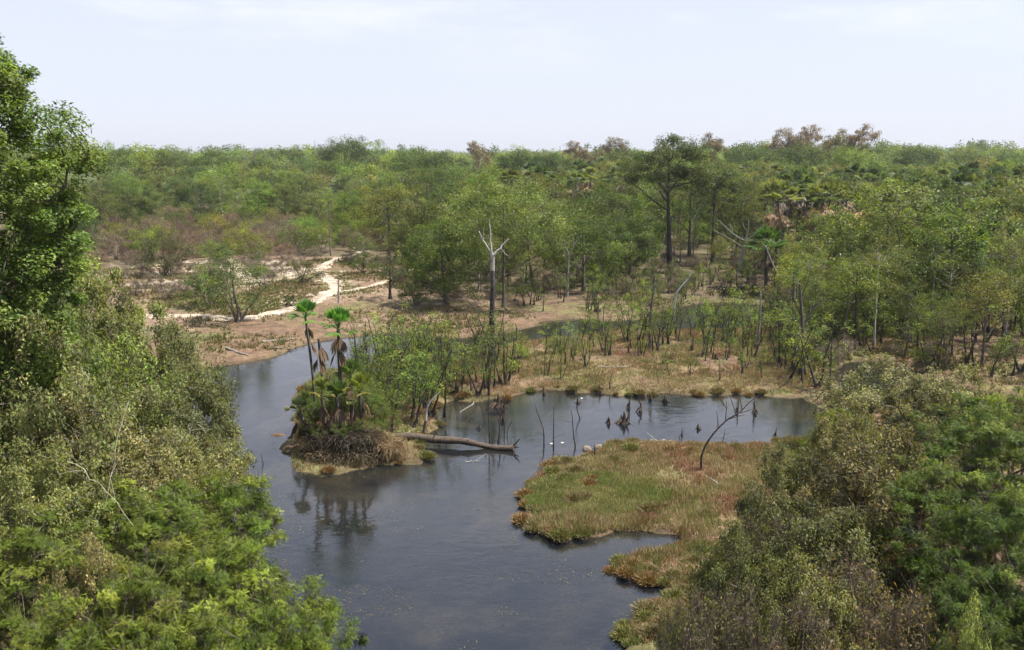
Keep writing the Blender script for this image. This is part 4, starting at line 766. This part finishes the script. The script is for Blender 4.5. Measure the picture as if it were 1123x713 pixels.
# ------------------------------------------------------------------ island palms
def island():
    rng = NR(71)
    def pal(px, pb, pt, seed, lab, nf=13, lean=0., col=(.10, .22, .045), R_=.8, dead=3, L=.75, dp=True, tr=.07):
        x, y = G(px, pb, .8); z = float(hgt(x, y)); h = AT(px, pt, y)[2]-z; r2 = NR(seed); ht = h*(.80 if nf else .97)
        root = bpy.data.objects.new('fan_palm', None); COL.objects.link(root); root.location = (x, y, z-.1); tag(root, lab, 'fan palm')
        def ch(nm, g, m, c=(1, 1, 1)): o = bpy.data.objects.new(nm, g.mesh(nm, m, m is BARK)); COL.objects.link(o); o.parent = root
        t = np.linspace(0, 1, 9)[:, None]; p = np.hstack([lean*t*t+.05*np.sin(4*t), .03*np.sin(6*t), ht*t]); gt = Geo(); tube(gt, p, np.linspace(tr*1.2, tr, 9), 8, (.10, .085, .075)); ch('trunk', gt, BARK)
        for i in range(nf):
            az = i*2.4; el = (1.45-.9*(i/nf)**1.1) if i < nf*.75 else r2.uniform(-.1, .5); d = np.array([math.cos(az)*math.cos(el), math.sin(az)*math.cos(el), math.sin(el)]); g = Geo(); fan(g, r2, p[-1].copy(), d, L*r2.uniform(.7, 1), R_*r2.uniform(.9, 1.1), 24, 1.25*np.array(col)*r2.uniform(.75, 1.2)*([1.3, 1.0, 1] if i > nf*.75 else 1), spread=2.3, w=.028, droop=.12 if i < nf*.7 else .5); ch('frond', g, LEAF)
        for i in range(dead):
            az = r2.uniform(0, TAU); d = np.array([math.cos(az)*.35, math.sin(az)*.35, -1]); g = Geo(); fan(g, r2, p[-1-(i % 2)*1].copy(), d, .35, .65, 12, np.array((.20, .14, .09))*r2.uniform(.6, 1.2), spread=.9, w=.05, droop=.5); ch('dead_frond', g, DRYLEAF)
    pal(345, 462, 313, 1, 'slim fan palm with a bright green upright crown, left of the island pair', 12, -.15, dead=2, tr=.05, R_=.52, L=.42)
    pal(373, 470, 330, 2, 'fan palm with a wide bright green crown, right of the island pair', 16, .12, dead=4, R_=.58, L=.52, tr=.07)
    pal(354, 455, 366, 3, 'dead crownless palm trunk with hanging brown fronds between the pair', 0, 0, dead=5, tr=.055)
    pal(356, 478, 418, 4, 'short yellowing fan palm low on the left of the island', 9, 0, (.19, .21, .06), .42, 3, .4); pal(395, 480, 415, 5, 'short yellow-green fan palm low on the right of the island mound', 11, .1, (.20, .23, .06), .5, 3, .45)
    pal(340, 478, 440, 6, 'small grey-green fan palm spreading over the river at the island side', 10, -.35, (.12, .15, .08), .38, 3, .45); pal(372, 482, 420, 7, 'low dark green fan palm in the middle of the island mound', 14, 0, (.09, .13, .045), .45, 6, .4); pal(385, 470, 400, 8, 'leafy green fan palm behind the island mound', 12, .1, (.11, .16, .05), .5, 2, .5)
    # hanging skirt of dead fronds and roots: the island mound
    x, y = G(378, 503, .2); y += .45; g1, g2, g3 = Geo(), Geo(), Geo()
    def skirt(g, n, r0, r1, z0, z1, c0, c1, w, rng, a0=0, a1=TAU, ox=0):
        a = rng.uniform(a0, a1, n); k = rng.random(n); rt = r0+(r1-r0)*k*rng.uniform(.5, 1, n); top = np.stack([ox+np.cos(a)*rt, np.sin(a)*rt*.7, z1-(z1-z0)*.5*k**1.5*rng.uniform(.3, 1.3, n)], 1); ln = rng.uniform(.12, .6, n)
        d = np.stack([np.cos(a)*rng.uniform(-.1, .45, n), np.sin(a)*rng.uniform(-.1, .45, n)*.8, -np.ones(n)*rng.uniform(.5, 1.2, n)], 1)+rng.normal(0, .62, (n, 3)); e = top+nrm(d)*ln[:, None]; e[:, 2] = np.maximum(e[:, 2], -.02); s = nrm(np.cross(d, rng.normal(0, 1, (n, 3))))*w*rng.uniform(.5, 1.6, (n, 1)); m = (top+e)/2+d*0+np.stack([np.cos(a)*.08, np.sin(a)*.08, np.full(n, .06)], 1)
        q = rng.random((n, 1)); g.add(np.stack([top, m+s, e, m-s], 1).reshape(-1, 3), np.arange(n*4).reshape(-1, 4), (np.array(c0)*(1-q)+np.array(c1)*q)*rng.uniform(.5, 1.3, (n, 1)))
    skirt(g1, 6500, .1, 1.3, .0, 1.2, (.10, .08, .06), (.045, .035, .028), .012, rng); skirt(g1, 2600, .1, .85, .0, .95, (.14, .11, .07), (.06, .05, .035), .011, rng, 0, TAU, -.8); skirt(g1, 2600, .1, .9, .05, 1.05, (.18, .14, .09), (.09, .07, .05), .011, rng, 0, TAU, .8)
    skirt(g1, 60, .5, 1.3, .2, 1.0, (.36, .32, .27), (.24, .2, .16), .014, rng); skirt(g1, 3500, 1.0, 1.8, .0, .45, (.15, .12, .07), (.08, .06, .04), .012, rng)
    skirt(g2, 3600, .4, 1.5, .0, .75, (.30, .21, .12), (.20, .14, .08), .010, rng, -.9, .9, .9); skirt(g2, 1500, .5, 1.2, .0, .45, (.32, .19, .11), (.22, .14, .08), .010, rng, 3.6, 4.6, -.35)
    for k in range(14):
        a = rng.uniform(math.pi, TAU); s = np.array([math.cos(a)*.7, math.sin(a)*.55, rng.uniform(.6, 1.3)]); e = np.array([math.cos(a)*rng.uniform(1.2, 1.8), math.sin(a)*rng.uniform(.9, 1.3), -.1]); tube(g3, bez(s, np.array([e[0], e[1], s[2]*.8]), e, 6)+rng.normal(0, .03, (6, 3)), np.linspace(.016, .006, 6), 4, (.07, .055, .045), False)
    P = Proto('palm_thicket', [('dead_fronds', g1.mesh('dead_fronds', DRYLEAF)), ('dry_grass_fringe', g2.mesh('dry_grass_fringe', DRYLEAF)), ('root', g3.mesh('root', BARK))]); place(P, (x, y, .08), 0, 1, 'big shaggy mound of hanging dead palm leaves and roots at the island tip', 'palm mound')
island()

# ------------------------------------------------------------------ near vegetation
def near():
    OLN = (.15, .155, .065); T1 = (.075, .13, .028)
    NL = [bush(700+i, h=4.2, r=3.0, ncl=150, nl=170, ls=.14, lmat=LEAFN, col=OLN, col2=(.25, .25, .11), nst=12, tr=.07, rz=2.6, clr=.48, twig=14, zmin=-.5, flat=.85, lo=.6, name='thicket_shrub', bc=(.20, .175, .14)) for i in range(3)]
    FE = [bush(720+i, h=3.2, r=3.0, ncl=190, nl=75, ls=.22, col=(.095, .145, .016), col2=(.20, .235, .034), nst=9, tr=.08, rz=1.7, clr=.42, twig=9, zmin=-.15, flat=.3, lo=.5, feather=True, name='feathery_shrub', bc=(.17, .14, .11), cvar=.28) for i in range(2)]
    DY = bush(740, h=2.6, r=2.2, ncl=80, nl=45, ls=.12, col=(.12, .13, .05), col2=(.22, .18, .11), nst=16, tr=.04, clr=.6, twig=34, name='tangled_shrub', bc=(.24, .19, .14))
    r5 = NR(751); zz = r5.uniform(2.2, 15.0, 680); prof = np.interp(zz, [2, 6, 9.5, 10.5, 12.4, 13.3, 14.6, 15.3], [2.2, 2.6, 2.7, 3.4, 3.3, 2.4, 1.9, .5]); aa = r5.uniform(0, TAU, 680); q = r5.uniform(.2, 1, 680)**.5*prof*(1+.16*np.sin(aa*3+zz*1.7)+.12*np.sin(aa*5-zz*2.3)); cl = np.stack([q*np.cos(aa), q*np.sin(aa), zz+r5.normal(0, .2, 680)], 1)
    gt, gb, gl = Geo(), Geo(), Geo(); woody(gt, gb, r5, cl, trunk_line(r5, 14.2, .01, .03), .26, 16, 2.5, (.12, .10, .08), twig=8, clr=.45, gtw=gb); clump_leaves(gl, r5, cl, 240, .46, .14, (.105, .165, .035), (.20, .26, .06), .85, droop=.05)
    TT = Proto('big_leafy_tree', [('trunk', gt.mesh('trunk', BARK, True)), ('branch', gb.mesh('branch', BARK)), ('crown', gl.mesh('crown', LEAFN))])
    def put(P, h0, r0, px, pt, Y, r, lab, cat, col=(1, 1, 1), rot=None, group=None, sx=1, zb=None):
        x, _, zt = AT(px, pt, Y); z = float(hgt(x, Y)) if zb is None else zb; z = max(z, -.1); h = (zt-z)*.93; place(P, (x, Y, z-.1), rot if rot is not None else px*.37, (r/r0, r/r0, h/h0), lab, cat, group, color=col)
    # left
    x, _, zt = AT(-68, 36, 24); zb = float(hgt(x, 24)); place(TT, (x, 24, zb-.1), .5, (1, 1, (zt-zb)/15.2), 'tall leafy green tree rising above the skyline at the left edge', 'tree')
    L = [(5, 275, 27, 2.6, 0, 'dark', (.75, .95, .7), 'thicket shrub at the foot of the tall left tree'), (70, 285, 34, 2.7, 1, 'pale', (1.1, 1.15, .9), 'olive thicket shrub at the top of the left mass, before the scrub flat'), (130, 325, 34, 2.4, 2, '', (1, 1.1, .85), 'olive thicket crown above the left bank, just below the white sand'),
         (180, 360, 33, 2.1, 0, '', (.85, .9, .85), 'darker thicket crown overlooking the brown bank'), (207, 405, 31, 1.8, 1, '', (.9, .95, .9), 'thicket shrub overhanging the channel beside the river bend'), (95, 355, 28, 2.4, 2, '', (.95, 1.15, .7), 'fresh green thicket crown in the middle of the left mass'), (25, 350, 23, 2.3, 1, '', (1, 1.05, .9), 'olive thicket shrub at the left edge under the tall tree'),
         (160, 425, 27, 2.3, 1, '', (.95, .98, .95), 'thicket shrub with dark hollows right of the left mass centre'), (85, 430, 24, 2.2, 0, '', (1.15, 1.05, 1.05), 'pale dry-leaved thicket shrub at the centre of the left mass'), (205, 470, 26, 1.7, 2, '', (1.2, 1.15, 1.0), 'pale thicket shrub with twigs reaching over the river'), (130, 485, 23, 2.0, 2, '', (1.2, 1.1, 1.05), 'pale green thicket shrub above the feathery shrubs'), (40, 485, 20, 1.8, 0, '', (1.1, 1.15, .9), 'yellowish thicket shrub low at the left edge')]
    for px, pt, Y, r, i, _, c, lab in L: put(NL[i], 4.2, 3, px, pt, Y, r, lab, 'shrub', c, group='thicket shrubs of the left bank')
    FL = [(225, 515, 23, 2.1, 0, 'feathery shrub spreading over the river, farthest upstream'), (130, 530, 21, 2.2, 1, 'feathery shrub behind the others, against the pale thicket'), (25, 560, 18.5, 2.1, 0, 'feathery shrub at the left edge of the lower bank'), (255, 588, 18.5, 1.9, 1, 'bright feathery shrub leaning over the water at mid-height'), (160, 600, 17.5, 2.0, 0, 'olive-green feathery shrub in the centre of the lower bank'),
          (318, 655, 15.8, 1.25, 1, 'brightest feathery shrub reaching farthest right over the river'), (250, 672, 15.2, 1.5, 0, 'feathery shrub at the bottom edge beside the brightest one'), (75, 640, 15.8, 1.7, 1, 'dark feathery shrub at the bottom left'), (160, 690, 14.2, 1.4, 0, 'feathery shrub at the bottom edge, left of the water gaps')]
    for k, (px, pt, Y, r, i, lab) in enumerate(FL): put(FE[i], 3.2, 3, px, pt, Y, r, lab, 'feathery shrub', [(1, 1, 1), (.9, .9, .9), (1, .95, 1), (1.05, 1.05, 1), (1, .9, 1)][k % 5], group='feathery shrubs on the lower left bank')
    put(NL[0], 4.2, 3, 95, 592, 17.5, 1.0, 'dry pale-leaved shrub patch among the feathery shrubs', 'shrub', (1.7, 1.45, 1.5))
    # right
    RR = [(985, 398, 33, 2.6, 0, (1.25, 1.2, 1.4), 'grey-green thicket shrub in front of the small pond'), (1045, 402, 31, 1.8, 1, (1.1, 1.05, 1.1), 'pale glossy thicket shrub by the small pond at the right'), (930, 440, 25, 1.5, 2, (.9, .82, .8), 'tall olive shrub overlooking the right end of the pool'), (870, 492, 23.5, 1.6, 0, (.68, .70, .62), 'dark olive shrub between the grassy spit and the tall right shrubs'),
          (960, 470, 22, 1.9, 1, (.8, .68, .7), 'brownish olive shrub with dry stems at the right'), (905, 545, 20, 1.8, 2, (.66, .68, .62), 'dark olive shrub in the lower right, left of the feathery mass'), (815, 582, 19.5, 1.1, 0, (.8, .85, .7), 'small olive shrub at the right bank by the lower inlet'), (880, 618, 17, 1.3, 1, (.95, .95, .8), 'pale large-leaved shrub low at the right bank')]
    for px, pt, Y, r, i, c, lab in RR: put(NL[i], 4.2, 3, px, pt, Y, r, lab, 'shrub', c, group='olive shrubs of the right bank')
    RF = [(1085, 438, 25, 2.2, 0, (.75, .8, .9), 'big dark feathery shrub at the right edge, upper'), (1130, 425, 27, 1.6, 1, (.9, .95, .9), 'feathery shrub at the right edge behind the big dark one'), (1040, 500, 21, 1.8, 1, (.7, .75, .85), 'dark feathery shrub below the upper one, beside the brownish shrub'), (1110, 540, 18.5, 1.8, 0, (.6, .68, .8), 'darkest feathery shrub at the lower right edge'), (1075, 610, 17, 1.4, 1, (.55, .62, .75), 'dark feathery shrub in the bottom right corner'), (925, 447, 27, 1.3, 0, (.95, .95, .9), 'small bright feathery crown above the olive shrubs at the right')]
    for px, pt, Y, r, i, c, lab in RF: put(FE[i], 3.2, 3, px, pt, Y, r, lab, 'feathery shrub', c, group='feathery shrubs of the right bank')
    put(GB[1], 3.6, 2.5, 1068, 432, 31, 1.1, 'bright yellow-green bush behind the dark feathery shrub', 'shrub', (2.2, 2.4, 1.0))
    for px, pt, Y, r, lab, c in ((800, 640, 16.6, 1.1, 'brown tangled dead stems by the lower inlet at the bottom', (1, 1, 1)), (960, 620, 17, 1.4, 'brown tangled stems between the olive and feathery shrubs', (1.1, .9, .8)), (890, 668, 15.2, 1.2, 'dark brown tangled stems at the bottom edge, right of centre', (.9, .8, .8)), (745, 655, 17.2, .6, 'small grassy tangle where the right bank meets the inlet', (1.2, 1.4, .8)), (850, 560, 20.5, 1.0, 'twiggy tangle between the spit and the dark olive shrubs', (1, 1.1, .8))):
        put(DY, 2.6, 2.2, px, pt, Y, r, lab, 'tangled shrub', c, group='tangled dry shrubs of the right bank')
    put(NL[1], 4.2, 3, 1065, 662, 14.5, .55, 'pale large-leaved sprig bush in the bottom right corner', 'shrub', (1.3, 1.5, 1.2))
    # bare vines and twigs crossing the near shrubs
    rng = NR(88)
    for a, b, Y, r, lab in (((75, 505), (145, 575), 20, .02, 'long pale bare vine arching over the left thicket'), ((100, 420), (62, 372), 24, .03, 'pale crooked dead branch in the dark hollow of the left mass'), ((140, 440), (115, 560), 19.5, .02, 'thin pale upright stem in front of the left thicket'), ((195, 495), (225, 462), 25, .03, 'bare pale branch pointing to the river from the left thicket')):
        r *= .6; A = np.array(AT(*a, Y)); B = np.array(AT(*b, Y-.5)); g = Geo(); m = (A+B)/2+[0, 0, .35]; tube(g, bez(A, m, B, 9)-A+rng.normal(0, .03, (9, 3)), np.linspace(r, r*.4, 9), 5, (.40, .37, .27))
        for k in range(3): s = bez(A, m, B, 9)[2+2*k]-A; e = s+rng.normal(0, .35, 3); tube(g, bez(s, (s+e)/2+[0, 0, .08], e, 4), np.linspace(r*.5, r*.2, 4), 4, (.40, .37, .27))
        solo('bare_vine', g, BARK, lab, 'vine', A, smooth=True)
near()
finish_auto()
# ------------------------------------------------------------------ light, sky, air
EL, AZ = 64, 92          # sun height; degrees to the right of straight ahead
def sky():
    w = bpy.data.worlds.new('World'); SC.world = w; w.use_nodes = True; nt = w.node_tree; nt.nodes.clear(); N = lambda t, **k: _nd(nt, t, **k); L = lambda a, b: nt.links.new(a, b)
    s = N('ShaderNodeTexSky', sky_type='NISHITA'); s.sun_disc = False; s.sun_elevation = R(EL); s.sun_rotation = R(AZ); s.altitude = 100; s.air_density = 1.0; s.dust_density = 1.2; s.ozone_density = 2.0
    tc = N('ShaderNodeTexCoord'); mp = N('ShaderNodeMapping'); mp.inputs['Scale'].default_value = (1, 1, 4.5); L(tc.outputs['Generated'], mp.inputs[0])
    nz = N('ShaderNodeTexNoise', i_Scale=3.4, i_Detail=7.0, i_Roughness=.6); L(mp.outputs[0], nz.inputs['Vector'])
    sx = N('ShaderNodeSeparateXYZ'); L(tc.outputs['Generated'], sx.inputs[0])
    r = N('ShaderNodeMapRange', i_1=.52, i_2=.74, i_3=0.0, i_4=.7); L(nz.outputs[0], r.inputs[0])
    h = N('ShaderNodeMapRange', i_1=.08, i_2=.2, i_3=0.0, i_4=1.0); L(sx.outputs['Z'], h.inputs[0])
    m = N('ShaderNodeMath', operation='MULTIPLY'); L(r.outputs[0], m.inputs[0]); L(h.outputs[0], m.inputs[1])
    vf = N('ShaderNodeMapRange', i_1=.26, i_2=.62, i_3=SKYVEIL, i_4=.08); L(sx.outputs['Z'], vf.inputs[0]); veil = mix(N, L, s.outputs[0], (6.0, 6.25, 7.3), vf.outputs[0])
    c = mix(N, L, veil, (8.3, 8.2, 8.4), m.outputs[0])
    b = N('ShaderNodeBackground'); b.inputs[1].default_value = SKYS; L(c, b.inputs[0]); o = N('ShaderNodeOutputWorld'); L(b.outputs[0], o.inputs[0])
SKYS = .085; SKYVEIL = .8
sky()
sun = bpy.data.objects.new('sun', bpy.data.lights.new('sun', 'SUN')); COL.objects.link(sun)
sun.data.energy = 5.0; sun.data.angle = R(.53); sun.data.color = (1, .955, .88)
sun.rotation_euler = (R(90-EL), 0, R(180-AZ))
from mathutils import Vector
d = -Vector((math.sin(R(AZ))*math.cos(R(EL)), math.cos(R(AZ))*math.cos(R(EL)), math.sin(R(EL)))); sun.rotation_euler = d.to_track_quat('-Z', 'Y').to_euler()
def haze():
    m, nt, N, L = mat('haze_air'); v = N('ShaderNodeVolumePrincipled'); v.inputs['Color'].default_value = (.93, .96, 1, 1); v.inputs['Density'].default_value = HAZE; v.inputs['Anisotropy'].default_value = .3
    o = N('ShaderNodeOutputMaterial'); L(v.outputs[0], o.inputs['Volume'])
    g = Geo(); X, Y0, Y1, Z0, Z1 = 2900, -2900, 2900, -2.5, 27
    V = [(x, y, z) for z in (Z0, Z1) for x, y in ((-X, Y0), (X, Y0), (X, Y1), (-X, Y1))]
    g.add(V, [[3, 2, 1, 0], [4, 5, 6, 7], [0, 1, 5, 4], [1, 2, 6, 5], [2, 3, 7, 6], [3, 0, 4, 7]], (1, 1, 1)); solo('haze', g, m, None, None, kind='stuff')
HAZE = .00017
haze()
SC.view_settings.view_transform = 'Standard'; SC.view_settings.look = 'None'; SC.view_settings.exposure = .82; SC.view_settings.gamma = 1
SC.render.engine = 'CYCLES'; c = SC.cycles
c.max_bounces = 5; c.diffuse_bounces = 3; c.glossy_bounces = 2; c.transmission_bounces = 3; c.volume_bounces = 0; c.transparent_max_bounces = 6
c.caustics_reflective = False; c.caustics_refractive = False; c.use_adaptive_sampling = True; c.adaptive_threshold = .02; c.sample_clamp_indirect = 4
c.use_denoising = True; c.use_light_tree = False
